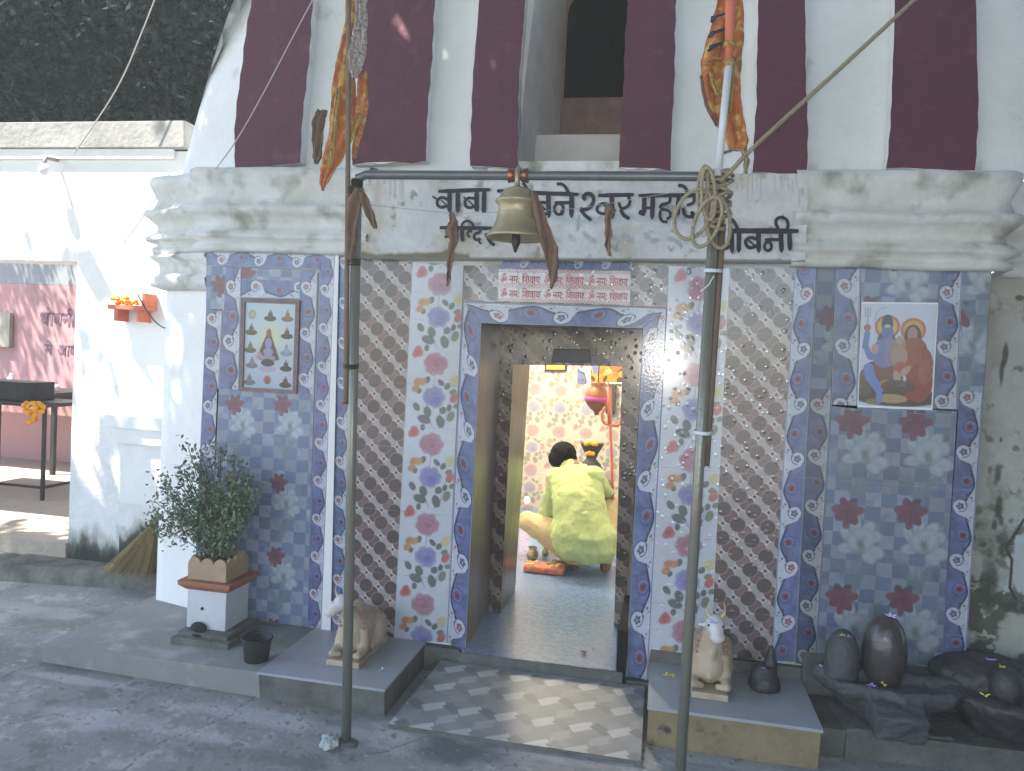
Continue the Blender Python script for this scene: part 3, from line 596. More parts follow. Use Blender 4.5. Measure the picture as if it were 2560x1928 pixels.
word([(R1, [(1120, 245), (1330, 245)], 62), (R1, [(1270, 260), (1195, 340), (1190, 430), (1270, 540), (1400, 540), (1520, 470)], 55), (R1, [(1530, 260), (1530, 640)], 74), (R1, [(1655, 260), (1655, 640)], 74), (R1, [(1540, 110), (1590, 170), (1625, 270)], 52), (R1, [(1450, 265), (2447, 300)], 68),
      (R1, [(1955, 280), (1968, 690)], 76, 1), (R1, [(1940, 440), (1850, 425), (1770, 440), (1745, 520), (1800, 610), (1940, 620)], 50), (R1, [(1800, 450), (1920, 560)], 34), (R2, [(190, 300), (185, 690)], 82, 1), (R2, [(-90, 435), (190, 435)], 54), (R2, ring(-20, 535, 75, 95), 50), (R2, [(40, 560), (20, 640)], 60),
      (R2, [(-55, 135), (30, 125), (100, 190), (145, 290)], 52), (R2, [(420, 390), (370, 350), (420, 285), (520, 290), (555, 390), (510, 500), (420, 550), (325, 530)], 62), (R2, [(330, 540), (400, 640), (510, 720)], 58), (R2, [(625, 318), (1200, 305)], 66), (R2, [(842, 310), (852, 710)], 78, 1),
      (R2, [(800, 470), (700, 440), (610, 490), (595, 570), (670, 620), (820, 610)], 50), (R2, [(1110, 330), (1145, 420), (1100, 500), (990, 545), (955, 430)], 52), (R2, [(985, 545), (1030, 640), (1130, 700)], 62)])
word([(R2, [(1275, 318), (2420, 310)], 66), (R2, [(1370, 320), (1370, 600)], 76), (R2, [(1345, 560), (1320, 640)], 110), (R2, [(1370, 525), (1500, 515)], 44), (R2, [(1512, 320), (1495, 720)], 78, 1), (R2, [(1795, 330), (1790, 440), (1650, 460), (1625, 530)], 52), (R2, [(1630, 540), (1740, 550), (1805, 600), (1780, 690), (1730, 690)], 48),
      (R2, [(1635, 560), (1620, 660), (1660, 745), (1750, 750)], 50), (R2, [(1932, 320), (1912, 640)], 76), (R2, [(1920, 155), (2020, 160), (2095, 300)], 60), (R2, [(2185, 330), (2185, 440), (2060, 480)], 52), (R3, [(50, 260), (70, 380), (170, 415), (230, 350), (170, 330)], 56), (R3, [(190, 400), (265, 465)], 36), (R3, [(560, 30), (560, 380)], 70), (R3, ring(480, 200, 60, 70), 45)])
word([(R1, [(190, 842), (1060, 852)], 66), (R1, [(335, 850), (335, 980)], 56), (R1, [(310, 960), (312, 1010)], 84), (R1, [(330, 965), (450, 960)], 40), (R1, [(465, 850), (466, 1070)], 60, 1), (R1, [(550, 850), (565, 1080)], 66, 1), (R1, [(545, 840), (560, 760), (640, 722), (715, 760), (745, 840)], 38), (R1, [(720, 900), (650, 900), (640, 960), (680, 1000)], 42),
      (R1, [(850, 860), (845, 920), (750, 940), (750, 1030), (830, 1050), (850, 1010)], 50), (R1, [(820, 1050), (860, 1110)], 36), (R1, [(1035, 860), (1030, 930), (950, 950)], 50), (R1, [(935, 930), (1000, 1070), (1085, 1130)], 58)])
word([(R3, [(780, 632), (1930, 636)], 86), (R3, [(840, 640), (848, 1000)], 78, 1), (R3, [(710, 790), (630, 800), (610, 880), (680, 940), (820, 880)], 66), (R3, [(960, 640), (955, 1000)], 78, 1), (R3, [(795, 440), (850, 450), (900, 520), (940, 600)], 58), (R3, [(1275, 640), (1282, 1000)], 78, 1), (R3, [(1250, 770), (1140, 730), (1060, 790), (1080, 880), (1150, 920), (1270, 860)], 58),
      (R3, [(1110, 780), (1220, 880)], 32), (R3, [(1640, 640), (1655, 1000)], 78, 1), (R3, [(1380, 775), (1640, 775)], 52), (R3, ring(1432, 885, 60, 72), 48), (R3, [(1780, 640), (1788, 970)], 78, 1), (R3, [(1600, 610), (1550, 500), (1580, 425), (1660, 405), (1740, 450), (1762, 530), (1745, 610)], 54)])
# ------------------------------------------------------------------ tile cladding
YT = 3.5
def tile(px, kind, name, Y=YT, q3=None, **k):
    p = Pan(q3 or pq(px, Y), k.pop('res', .003)); kind(p, **k) if kind else None; return p
def put(p, name, mat='gloss'):
    if p.h > .5:
        for k in range(1, 8): p.mix((.0011-np.abs(p.b-(1.96-.305*k)))/.002+.25, (.30, .31, .34))
    return p.build(name, T[mat], temple)
aL = (U(1012, 695, YT)[0]-U(948.5, 693, YT)[0])/2; bL = (U(948.5, 693, YT)[2]-U(945, 758, YT)[2])/2; cL = U(948.5, 693, YT)
aR = (U(1921, 684, YT)[0]-U(1845, 682, YT)[0])/2; bR = (U(1845, 686, YT)[2]-U(1840, 760, YT)[2])/2; cR = U(1845, 686, YT)
# central wall, left half
put(border(Pan(pq([(846, 643), (878, 645), (864, 1590), (826, 1583)], YT)), flip=False, phase=.35), 'border_tile')
put(circles(Pan(pq([(878, 645), (1032, 655), (985, 1597), (864, 1590)], YT)), cL[0], cL[2], aL, bL), 'circle_tile')
p = marble(Pan(pq([(1032, 655), (1159, 664), (1116, 1607), (985, 1597)], YT)), (.60, .62, .66))
for k in range(-1, 6):
    q = U(1100-k*10.6, 711+k*200, YT); rosecol(p, q[0], q[2], 1.0, k)
for y in (728, 1064, 1400): q = U(1000, y, YT); p.mix((.0012-np.abs(p.b-q[2]))/.002+.3, (.42, .43, .46))
put(p, 'floral_tile')
# door surround
DL, DR, DT = -.842, -.097, 1.648
bw = .083
put(border(Pan(pq([(1159, 752), (1203, 806), (1163, 1627), (1116, 1607)], YT)), flip=True, phase=.70), 'border_tile')
put(border(Pan(pq([(1162, 755), (1668, 770), (1606, 821), (1205, 808)], YT-.002)), along='h', phase=.1), 'border_tile')
p = border(Pan(pq([(1608, 820), (1668, 770), (1619, 1700), (1567, 1692)], YT)), flip=False, phase=.22); put(p, 'border_tile')
# above the door
ab = circles(Pan(pq([(1159, 664), (1672, 664), (1668, 768), (1162, 753)], YT)), U(1230, 745, YT)[0]-.06, U(1200, 700, YT)[2], aL, bL); put(ab, 'circle_tile', 'emboss')
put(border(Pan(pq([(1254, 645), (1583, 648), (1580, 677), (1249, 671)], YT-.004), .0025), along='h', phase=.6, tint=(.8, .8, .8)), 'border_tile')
om = Pan(pq([(1247, 673), (1577, 678), (1575, 763), (1245, 753)], YT-.006), .002); om.c[:] = (.70, .68, .68)
s_ = om.v
for a, c in ((0, .10), (.42, .56), (.90, 1.0)):
    ck = (np.floor(om.u*om.w/.009)+np.floor(s_*om.h/.009)) % 2
    om.mix(((s_ >= a) & (s_ <= c))*(.30+.4*ck), (.50, .17, .15))
for a in (1/3, 2/3): om.mix((.002-np.abs(om.u-a)*om.w)/.002, (.5, .48, .5))
plate = put(om, 'inscription_tile', 'emboss')
def text_mesh(body, size, off=0.0):
    c = bpy.data.curves.new('t', 'FONT'); c.body = body; c.size = size; c.offset = off; c.resolution_u = 3
    o = bpy.data.objects.new('t', c); COL.objects.link(o); bpy.context.view_layer.update()
    me = bpy.data.meshes.new_from_object(o.evaluated_get(bpy.context.evaluated_depsgraph_get())); bpy.data.objects.remove(o); return me
def place_text(body, size, p, ux, uz, mat, parent, width=None, off=0.0, name='lettering'):
    me = text_mesh(body, size, off); co = np.array([v.co[:] for v in me.vertices]); w = co[:, 0].max()-co[:, 0].min(); x0 = co[:, 0].min()
    sx = width/w if width else 1; ux = np.array(ux, float); uz = np.array(uz, float)
    for v in me.vertices: v.co = Vector(np.array(p)+ux*(v.co.x-x0)*sx+uz*v.co.y)
    return link(name, me, mat, parent)
for r_ in range(2):
    for c_ in range(3):
        x0 = 1250+c_*109.5; y0 = (707 if r_ == 0 else 744)+c_*3.0; p0 = U(x0, y0, YT-.008); p1 = U(x0+100, y0+2.6, YT-.008); d = p1-p0; L = np.linalg.norm(d)
        place_text('ॐ नमः \u093fशवाय', .052, p0, d/L, (0, 0, 1), M['redink'], temple, width=L, off=.0004)
# central wall, right half
p = marble(Pan(pq([(1672, 664), (1824, 671), (1777, 1640), (1623, 1633)], YT)), (.60, .62, .67))
for k in range(-1, 6):
    q = U(1752-k*10, 722+k*215, YT); rosecol(p, q[0], q[2], 1.0, k+3)
put(p, 'floral_tile', 'emboss')
put(circles(Pan(pq([(1824, 671), (1987, 671), (1928, 1652), (1777, 1640)], YT)), cR[0], cR[2], aR, bR), 'circle_tile', 'emboss')
put(border(Pan(pq([(1987, 671), (2040, 671), (1987, 1655), (1928, 1652)], YT)), flip=True, phase=.0), 'border_tile')
# left bay
YB = 3.5
def lilyp(px, Y, k=1., dim=1., pts=(), res=.003):
    p = Pan(pq(px, Y), res); lilybg(p, dim)
    for x, y in pts: q = U(x, y, Y); lily(p, q[0], q[2], k, dim)
    return p
LB = [(588, 1012), (706, 1014), (583, 1203), (697, 1209), (577, 1394), (690, 1392)]
put(lilyp([(543, 972), (785, 984), (767, 1576), (520, 1560)], YB, .82, .95, LB+[(574, 1580), (684, 1572)]), 'lily_tile', 'lily')
put(border(Pan(pq([(517, 622), (801, 631), (801, 674), (516, 664)], YB)), along='h', phase=.05), 'border_tile')
put(lilyp([(516, 664), (565, 667), (560, 777), (515, 773)], YB, .9, .95, [(552, 715)]), 'lily_tile', 'lily')
put(border(Pan(pq([(515, 773), (556, 774), (520, 1560), (482, 1556)], YB)), flip=False, phase=.25), 'border_tile')
put(border(Pan(pq([(565, 667), (603, 669), (598, 974), (547, 972)], YB-.002)), flip=False, phase=.1), 'border_tile')
put(lilyp([(603, 669), (750, 676), (750, 701), (602, 697)], YB, .9, 1., [(615, 688)]), 'lily_tile', 'lily')
p = Pan(pq([(602, 697), (750, 701), (748, 748), (600, 745)], YB)); border(p, along='h', flip=True, phase=.1); put(p, 'border_tile')
put(border(Pan(pq([(750, 676), (794, 678), (785, 984), (742, 982)], YB)), flip=False, phase=.1), 'border_tile')
put(border(Pan(pq([(801, 634), (838, 638), (803, 1580), (767, 1576)], YB)), flip=False, phase=.55), 'border_tile')
MB().add([*pq([(838, 636), (847, 640), (826, 1584), (803, 1582)], YT-.012), *pq([(838, 636), (847, 640), (826, 1584), (803, 1582)], YT+.01)], [(0, 3, 2, 1), (0, 4, 7, 3), (1, 2, 6, 5)]).build('corner_strip', M['wash_clean'], temple)
# pictures set into the tiles
FR = pq([(602, 746), (749, 751), (741, 985), (596, 977)], YB-.010)
mb = MB(); Q = [np.array(p) for p in FR]; cc = sum(Q)/4; I = [cc+(p-cc)*np.array([.86, 1, .92]) for p in Q]; B = [p+np.array([0, .012, 0]) for p in Q]; I2 = [p+np.array([0, .008, 0]) for p in I]
mb.add(Q+I+B+I2, [(0, 4, 5, 1), (1, 5, 6, 2), (2, 6, 7, 3), (3, 7, 4, 0), (8, 0, 1, 9), (9, 1, 2, 10), (10, 2, 3, 11), (11, 3, 0, 8), (4, 12, 13, 5), (5, 13, 14, 6), (6, 14, 15, 7), (7, 15, 12, 4)])
mb.build('picture_frame', NM('frame_brown', (.25, .18, .17), .5, .4, 30), temple)
p = Pan(I2, .002); p.c[:] = (.50, .60, .68); p.mix(1-np.hypot((p.u-.52)/.42, (p.v-.42)/.3), (.68, .68, .45)); p.mix((p.v-.55)*1.5, (.50, .48, .60)); p.mix((p.v-.82)*6, (.38, .52, .66))
def PL(u, v): k = np.array(I2[0])*(1-u)*(1-v)+np.array(I2[1])*u*(1-v)+np.array(I2[2])*u*v+np.array(I2[3])*(1-u)*v; return k[0], k[2]
for u, v, c in ((.5, .16, (.06, .06, .05)), (.84, .16, (.22, .12, .07)), (.13, .33, (.09, .07, .04)), (.84, .36, (.05, .04, .03)), (.12, .54, (.13, .12, .08)), (.84, .56, (.25, .30, .42)), (.16, .72, (.18, .18, .2)), (.84, .74, (.04, .04, .05)), (.12, .92, (.16, .14, .18)), (.84, .93, (.05, .04, .04))):
    x, z = PL(u, v); p.ell(x, z-.008, .032, .014, 0, c, 1); p.ell(x, z+.008, .013, .019, 0, tuple(q*1.3 for q in c), 1); p.ell(x, z+.028, .005, .009, 0, (.3, .2, .15), .9)
x, z = PL(.14, .14); p.ell(x, z, .021, .024, 0, (.38, .32, .24), .9); p.ell(x, z+.006, .013, .012, 0, (.48, .44, .36), .9)
x, z = PL(.48, .90); p.ell(x, z, .021, .022, 0, (.42, .17, .11), 1); p.ell(x, z-.004, .012, .015, 0, (.25, .1, .08), 1)
x, z = PL(.48, .5)
for k in range(11): p.ell(x, z+.06-k*.012, .010+k*.0052, .014, 0, (.09, .06, .06), 1)
p.ell(x, z+.062, .014, .022, 0, (.22, .13, .07), 1); p.ell(x, z+.012, .018, .027, 0, (.28, .29, .52), 1); p.ell(x, z-.03, .026, .02, 0, (.30, .32, .5), 1); p.ell(x-.05, z-.05, .02, .02, 0, (.5, .38, .40), .7); p.ell(x, z-.06, .04, .016, 0, (.42, .34, .42), .8); p.ell(x, z-.083, .036, .019, 0, (.06, .055, .07), 1); p.ell(x, z-.115, .05, .014, 0, (.42, .38, .52), .7)
put(p, 'picture_tile', 'gloss')
# right bay: side strips and lilies dimmed for grime and weaker light; poster tile
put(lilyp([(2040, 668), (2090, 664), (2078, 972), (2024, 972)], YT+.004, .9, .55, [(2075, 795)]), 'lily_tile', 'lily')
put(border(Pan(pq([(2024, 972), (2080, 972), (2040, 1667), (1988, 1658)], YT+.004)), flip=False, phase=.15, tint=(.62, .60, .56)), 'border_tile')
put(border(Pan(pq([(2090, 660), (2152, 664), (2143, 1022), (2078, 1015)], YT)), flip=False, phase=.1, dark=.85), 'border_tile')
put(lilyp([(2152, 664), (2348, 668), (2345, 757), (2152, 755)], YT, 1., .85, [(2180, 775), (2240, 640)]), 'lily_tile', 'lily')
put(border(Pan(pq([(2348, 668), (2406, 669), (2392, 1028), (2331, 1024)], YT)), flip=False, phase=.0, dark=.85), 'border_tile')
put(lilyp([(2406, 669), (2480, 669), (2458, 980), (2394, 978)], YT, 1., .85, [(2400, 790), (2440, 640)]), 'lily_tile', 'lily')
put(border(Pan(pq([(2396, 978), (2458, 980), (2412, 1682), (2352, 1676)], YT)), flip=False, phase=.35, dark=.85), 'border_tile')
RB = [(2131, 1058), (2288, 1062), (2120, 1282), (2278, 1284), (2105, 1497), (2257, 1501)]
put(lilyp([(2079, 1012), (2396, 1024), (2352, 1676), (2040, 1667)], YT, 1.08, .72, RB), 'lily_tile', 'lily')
YP = YT-.006
PX = [(2154, 755), (2346, 757), (2331, 1026), (2143, 1018)]
MB().add([*pq(PX, YP+.001), *pq(PX, YT+.002)], [(0, 3, 2, 1), (0, 1, 5, 4), (1, 2, 6, 5), (2, 3, 7, 6), (3, 0, 4, 7)]).build('poster_backing', M['plastic'], temple)
p = Pan(pq([(2156, 759), (2343, 761), (2328, 1020), (2146, 1013)], YP-.001), .002); p.c[:] = (.56, .62, .73)
def Q(X, Y_): q = U(2060+X/3.786, 640+Y_/3.786, YP); return q[0], q[2]
def e_(X, Y_, rx, ry, c, a=0, al=1, soft=None): x, z = Q(X, Y_); k = YP/FPX/3.786; p.ell(x, z, rx*k, ry*k, a, c, al, soft)
e_(670, 1330, 380, 90, (.07, .055, .04), 0, 1, .15)
for X, Y_ in ((400, 1150), (380, 1230), (900, 1300)): e_(X, Y_, 60, 90, (.13, .09, .05), 0, .9)
e_(640, 1350, 130, 40, (.38, .28, .16)); e_(460, 1380, 60, 25, (.2, .18, .1)); e_(560, 1120, 170, 110, (.20, .085, .06), -.3)
e_(600, 670, 104, 104, (.50, .15, .07)); e_(600, 670, 82, 82, (.62, .42, .12)); e_(845, 700, 104, 104, (.50, .17, .07)); e_(845, 700, 80, 80, (.58, .36, .12))
e_(600, 640, 48, 80, (.07, .06, .08)); e_(590, 790, 75, 70, (.10, .08, .10)); e_(600, 725, 50, 68, (.13, .16, .42)); e_(600, 665, 26, 16, (.5, .42, .38)); e_(575, 920, 110, 130, (.16, .20, .45)); e_(620, 900, 45, 130, (.28, .22, .32), 0, .8)
for a, c_ in (((410, 730), (390, 860)), ((395, 850), (430, 950)), ((440, 960), (520, 880))): x0, z0 = Q(*a); x1, z1 = Q(*c_); p.line([(x0, z0), (x1, z1)], .012, (.14, .22, .50))
for a, c_, w in (((420, 1060), (440, 1150), .020), ((440, 1150), (520, 1260), .018), ((515, 1250), (525, 1370), .011)): x0, z0 = Q(*a); x1, z1 = Q(*c_); p.line([(x0, z0), (x1, z1)], w, (.15, .24, .58))
e_(480, 880, 30, 45, (.50, .30, .30)); x0, z0 = Q(415, 500); x1, z1 = Q(412, 720); p.line([(x0, z0), (x1, z1)], .003, (.3, .3, .42)); e_(410, 680, 30, 30, (.32, .16, .12))
for dx in (-28, 0, 28): x0, z0 = Q(415+dx, 490); x1, z1 = Q(415+dx*.8, 570); p.line([(x0, z0), (x1, z1)], .0022, (.34, .34, .5))
x0, z0 = Q(390, 570); x1, z1 = Q(440, 570); p.line([(x0, z0), (x1, z1)], .002, (.34, .34, .5))
p.line([Q(480, 640), Q(490, 560), Q(530, 500), Q(585, 490)], .0028, (.38, .42, .68))
e_(840, 760, 70, 100, (.10, .05, .05)); e_(838, 740, 40, 62, (.40, .24, .20)); e_(850, 900, 110, 120, (.30, .10, .06)); e_(880, 1020, 130, 160, (.32, .09, .05)); e_(900, 1200, 110, 170, (.28, .07, .05)); e_(860, 1290, 90, 80, (.26, .06, .05)); e_(960, 1100, 60, 110, (.33, .12, .08))
e_(710, 850, 55, 75, (.36, .22, .18)); e_(715, 800, 32, 40, (.45, .30, .24)); e_(710, 950, 70, 90, (.40, .26, .22)); e_(720, 1070, 60, 60, (.40, .10, .08)); e_(690, 1150, 30, 60, (.48, .30, .26), .3); e_(770, 1090, 26, 60, (.48, .30, .26), -.7); e_(570, 1210, 40, 40, (.36, .2, .08)); e_(700, 1240, 140, 60, (.09, .06, .05), 0, .9)
p.build('poster_tile', T['gloss'], temple)
# far right stretch of wall: peeled whitewash over dirty plaster
RY = 3.684
p = Pan([U(2478, 690, RY), U(2640, 690, RY+.01), U(2640, 1760, RY+.01), U(2405, 1760, RY)], .004); marble(p, (.40, .39, .34), .25)
n1 = vnoise(p.a, p.b, 6, 3, 4); n2 = vnoise(p.a, p.b, 18, 8, 4)
def R_(X, Y_, rx, ry, c, al=1, soft=.3, a=0):
    q = U(X, Y_, RY); rx *= RY/FPX; ry *= RY/FPX; D = np.hypot((p.a-q[0])/rx, (p.b-q[2])/ry)+(vnoise(p.a, p.b, 22, int(Y_) % 50, 4)-.5)*1.3
    p.mix(np.clip((1-D)/soft+.5, 0, 1)*al, c)
p.mix((n1-.5)*4, (.30, .28, .22)); p.mix((p.v-.62)*4*(n2-.1), (.13, .13, .09))
for k in range(14): R_(2545+14*math.sin(k*1.7), 815+k*52, 38+8*math.sin(k*2.3), 46, (.47, .47, .43), .6, .5)
R_(2560, 1375, 38, 50, (.52, .55, .58), 1, .08); R_(2575, 1440, 42, 60, (.55, .58, .62), 1, .08); R_(2500, 1590, 48, 58, (.45, .44, .37), .95, .2); R_(2480, 1420, 30, 50, (.44, .42, .34), .8)
p.mix(np.clip((p.v-.50-.5*(n1-.5)-.5*(n2-.5))*5, 0, .85)*(n2 > .38), (.085, .085, .06)); p.mix(np.clip((n2*.6+n1*.4-.60)*14, 0, .7), (.14, .135, .10)); p.mix(np.clip((n1-.60)*12, 0, .7), (.50, .50, .47))
R_(2545, 1590, 40, 50, (.46, .45, .39), .9, .3); R_(2560, 1400, 34, 80, (.50, .53, .56), .95, .1)
p.line([tuple(U(x, y, RY)[[0, 2]]) for x, y in ((2560, 1300), (2535, 1340), (2515, 1370), (2530, 1400), (2525, 1470), (2540, 1500))], .006, (.08, .07, .06))
for x, y, rx, ry in ((2512, 890, 5, 30), (2504, 930, 4, 25), (2494, 1190, 8, 20), (2497, 1262, 8, 28), (2502, 1100, 3, 6), (2486, 1310, 5, 12), (2503, 1300, 5, 10), (2550, 745, 10, 6), (2520, 1370, 14, 14), (2470, 1470, 18, 60), (2535, 1520, 26, 12)):
    R_(x, y, rx, ry, (.09, .095, .075), .85, .6)
p.P[..., 1] -= .004; p.build('peeling_wall', T['plaster'], temple)
# ------------------------------------------------------------------ doorway passage and shrine room
zF = .12
MB().add([(-.865, 3.452, 0.0), (-.105, 3.456, 0), (-.105, 3.456, zF-.002), (-.865, 3.452, zF-.002)], [(0, 1, 2, 3)]).build('threshold_riser', M['conc_d'], temple)
fl = MB(); fl.quad((-.842, 3.452, zF), (-.135, 3.456, zF), (-.165, 4.05, zF), (-.862, 4.05, zF)); fl.quad((-.862, 4.05, zF), (-.165, 4.05, zF), (-.165, 4.47, zF), (-.80, 4.47, zF)); fl.quad((-2.2, 4.47, zF), (.9, 4.47, zF), (.9, 7.0, zF), (-2.2, 7.0, zF))
fl.build('floor', M['floor'], temple)
jl = MB(); jl.quad((-.842, 3.502, .1), (-.860, 4.055, .1), (-.860, 4.055, 1.68), (-.842, 3.502, 1.648)); jl.build('door_jamb', M['woodm'], temple)
jr = MB(); jr.quad((-.092, 4.055, .1), (-.092, 3.502, .1), (-.104, 3.502, 1.66), (-.10, 4.055, 1.68)); jr.build('door_jamb', M['woodm'], temple)
MB().quad((-.86, 4.055, 1.66), (-.09, 4.055, 1.675), (-.10, 3.502, 1.657), (-.842, 3.502, 1.646)).build('door_soffit', M['woodm'], temple)
MB().box(-.134, -.093, 3.47, 4.02, -.005, .30).build('black_block', M['black'], temple)  # plain black block between the floor edge and the right jamb
YF = 4.05
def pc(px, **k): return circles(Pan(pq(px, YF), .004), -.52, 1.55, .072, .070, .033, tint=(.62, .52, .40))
for px in ([(1250, 812), (1612, 818), (1612, 917), (1250, 911)], [(1250, 911), (1283, 911), (1250, 1560), (1214, 1560)], [(1556, 917), (1612, 917), (1560, 1560), (1535, 1560)]):
    put(pc(px), 'circle_tile', 'emboss')
oBL, oTL, oTR, oBR = U(1250, 1543, YF), U(1283, 911, YF), U(1556, 917, YF), U(1535, 1560, YF)
Yb = 4.47
MB().quad((oBL[0], YF, .1), (-.795, Yb, .1), (-.772, Yb, 1.475), (oTL[0], YF, 1.465)).build('inner_jamb', M['woodm'], temple)
MB().quad((-.165, Yb, .1), (oBR[0], YF, .1), (oTR[0], YF, 1.48), (-.20, Yb, 1.48)).build('inner_jamb', M['woodm'], temple)
MB().quad((-.78, Yb, 1.475), (-.20, Yb, 1.48), (oTR[0], YF, 1.48), (oTL[0], YF, 1.465)).build('door_soffit', M['woodm'], temple)
rm = MB()
rm.quad((-2.2, Yb, .1), (-.79, Yb, .1), (-.775, Yb, 2.7), (-2.2, Yb, 2.7)); rm.quad((-.17, Yb, .1), (.9, Yb, .1), (.9, Yb, 2.7), (-.19, Yb, 2.7)); rm.quad((-.78, Yb, 1.475), (-.17, Yb, 1.48), (-.17, Yb, 2.7), (-.78, Yb, 2.7))
rm.quad((-2.2, Yb, .1), (-2.2, 7.02, .1), (-2.2, 7.02, 2.7), (-2.2, Yb, 2.7)); rm.quad((.9, Yb, .1), (.9, 7.02, .1), (.9, 7.02, 2.7), (.9, Yb, 2.7)); rm.quad((-2.2, Yb, 2.7), (.9, Yb, 2.7), (.9, 7.02, 2.7), (-2.2, 7.02, 2.7)); rm.quad((-2.2, 7.02, .1), (.9, 7.02, .1), (.9, 7.02, 2.7), (-2.2, 7.02, 2.7))
rm.build('room_wall', M['wash_clean'], temple)
YB7 = 7.0
p = marble(Pan([(-1.75, YB7, 2.0), (.35, YB7, 2.0), (.35, YB7, .12), (-1.75, YB7, .12)], .005), (.66, .60, .52), .1)
k0 = U(1435*0+800+1435/2.38, 600+900/2.38, YB7)
for i in range(-5, 6):
    for j in range(-2, 4): rosecol(p, k0[0]+i*.243, k0[2]-j*.372, 1.02, i+j*3+20)
for i in range(-5, 6): p.mix((.0016-np.abs(p.a-k0[0]-.12-i*.243*1))/.003+.3, (.5, .46, .4))
for j in range(-2, 4): p.mix((.0016-np.abs(p.b-k0[2]+.24+j*.372))/.003+.3, (.5, .46, .4))
p.mix(np.full(p.a.shape, .38), (.66, .60, .50))
put(p, 'floral_tile', 'gloss')
q = [U(1444, 900, YB7-.004), U(1470, 901, YB7-.004), U(1468, 961, YB7-.004), U(1442, 960, YB7-.004)]; put(border(Pan(q, .004), phase=.2), 'border_tile')

MB().box(-1.036, -.866, 3.475, 3.53, -.005, .118).build('skirting', M['conc_d'], temple); MB().box(-.092, .012, 3.478, 3.53, -.005, .075).build('skirting', M['conc_d'], temple)
MB().box(.012, .656, 3.492, 3.53, .1715, .222).build('skirting', M['conc_d'], temple); MB().box(.658, 1.305, 3.490, 3.53, .1155, .288).build('skirting', M['conc_d'], temple)
MB().box(-2.26, -1.60, 3.492, 3.53, .119, .128).build('skirting', M['conc_d'], temple)
# ================================================================== loose objects
def pxm(Y): return float(np.linalg.norm(U(1300, 800, Y)-U(1301, 800, Y)))
def cloth(name, pts, Y, mat, parent, folds=2.2, depth=.35, seed=0, back=False, nseg=8):
    """hanging strip of cloth: pts = (px, py, halfwidth px); folded cross-section with real depth"""
    mb = MB(); P = []
    for a, c in zip(pts[:-1], pts[1:]):
        for i in range(5): P.append([a[k]+(c[k]-a[k])*i/5 for k in range(3)])
    P.append(list(pts[-1])); V = []; m = nseg+1
    for i, (x, y, w) in enumerate(P):
        for j in range(m):
            t = j/nseg*2-1; q = U(x+w*t+1.2*math.sin(i*1.3+j*2+seed), y+1.5*math.sin(j*2.1+seed), Y); wm = w*pxm(Y)
            q = q+np.array([0, wm*depth*math.sin(t*folds*3+i*.25+seed)+.002*math.sin(i*2.7+j), 0]); V.append(q)
    F = [(i*m+j, i*m+j+1, (i+1)*m+j+1, (i+1)*m+j) for i in range(len(P)-1) for j in range(nseg)]
    o = mb.add(V, F).build(name, mat, parent, True)
    s = o.modifiers.new('thick', 'SOLIDIFY'); s.thickness = .0018; return o
def pts3(pp, Y): return [U(x, y, Y) for x, y in pp]
def smooth(P, k=4):
    P = [np.array(p, float) for p in P]
    for _ in range(k):
        Q = [P[0]]
        for a, c in zip(P[:-1], P[1:]): Q += [a*.75+c*.25, a*.25+c*.75]
        P = Q+[P[-1]] if len(Q) < 160 else P
        if len(P) > 120: break
    return P
# ---- pole frame carrying the bell
YB_ = 2.73
pb = U(865, 1858, YB_); pt = U(893, 447, YB_); rb_ = U(1700, 1928, YB_); rt = U(1792, 447, YB_)
dr = (rb_-rt)/(rb_[2]-rt[2]); r0 = rt+dr*(0.0-rt[2]); dl = (pb-pt)/(pb[2]-pt[2]); l0 = pt+dl*(0.0-pt[2])
frame = empty('pole_frame', tuple(l0), 'grey steel pipe frame with crossbar standing before the doorway', 'pole frame')
MB().tube([l0+[0, 0, -.01], pt], .0185, 16).build('pole', M['steel'], frame, True); MB().tube([r0+[0, 0, -.01], rt], .0185, 16).build('pole', M['steel'], frame, True)
zb_ = (U(918, 439, YB_)[2]+U(1700, 439, YB_)[2])/2
MB().tube([pt+[-.0, 0, 0], [pt[0]+.012, YB_, zb_-.01], [pt[0]+.035, YB_, zb_], [rt[0]-.03, YB_, zb_], [rt[0], YB_, zb_-.01]], .0165, 14).build('crossbar', M['steel_d'], frame, True)
MB().tube([pt+[0, 0, -.09], pt+[0, 0, -.005]], .0225, 14).build('collar', M['darkmetal'], frame, True)
st = [U(872, -160, YB_-.012), U(871, 250, YB_-.015), U(868, 650, YB_-.012), U(864, 1010, YB_-.008)]
MB().tube(smooth(st, 2), .0095, 10).build('lashed_stick', M['bamboo'], frame, True)
MB().tube(pts3([(1806, 560), (1797, 700), (1779, 960), (1765, 1165)], YB_+.014), .0125, 10).build('lashed_stick', M['bamboo'], frame, True)
def tie(p, r, m, h=.012):
    mb = MB()
    for k in range(4): mb.tube([p+np.array([r*math.cos(t), r*math.sin(t), -h/2+h*k/3+.003*math.sin(t)]) for t in np.linspace(0, 2*math.pi, 15)], .0022, 6)
    mb.build('tie', m, frame, True)
for y, m, h in ((475, 'darkmetal', .02), (655, 'darkmetal', .02), (915, 'darkmetal', .012)): tie(pt+dl*(U(875, y, YB_)[2]-pt[2])+[-.008, -.003, 0], .027, M[m], h)
for y in (676, 1080): tie(rt+dr*(U(1750, y, YB_)[2]-rt[2])+[.006, 0, 0], .03, M['pvc'], .008)
MB().tube(pts3([(1737, 1090), (1722, 1105), (1712, 1125)], YB_-.02), .0018, 6).build('tie_end', M['pvc'], frame); MB().tube(pts3([(1785, 690), (1772, 712), (1750, 730)], YB_-.03), .0022, 6).build('tie_end', M['pvc'], frame)
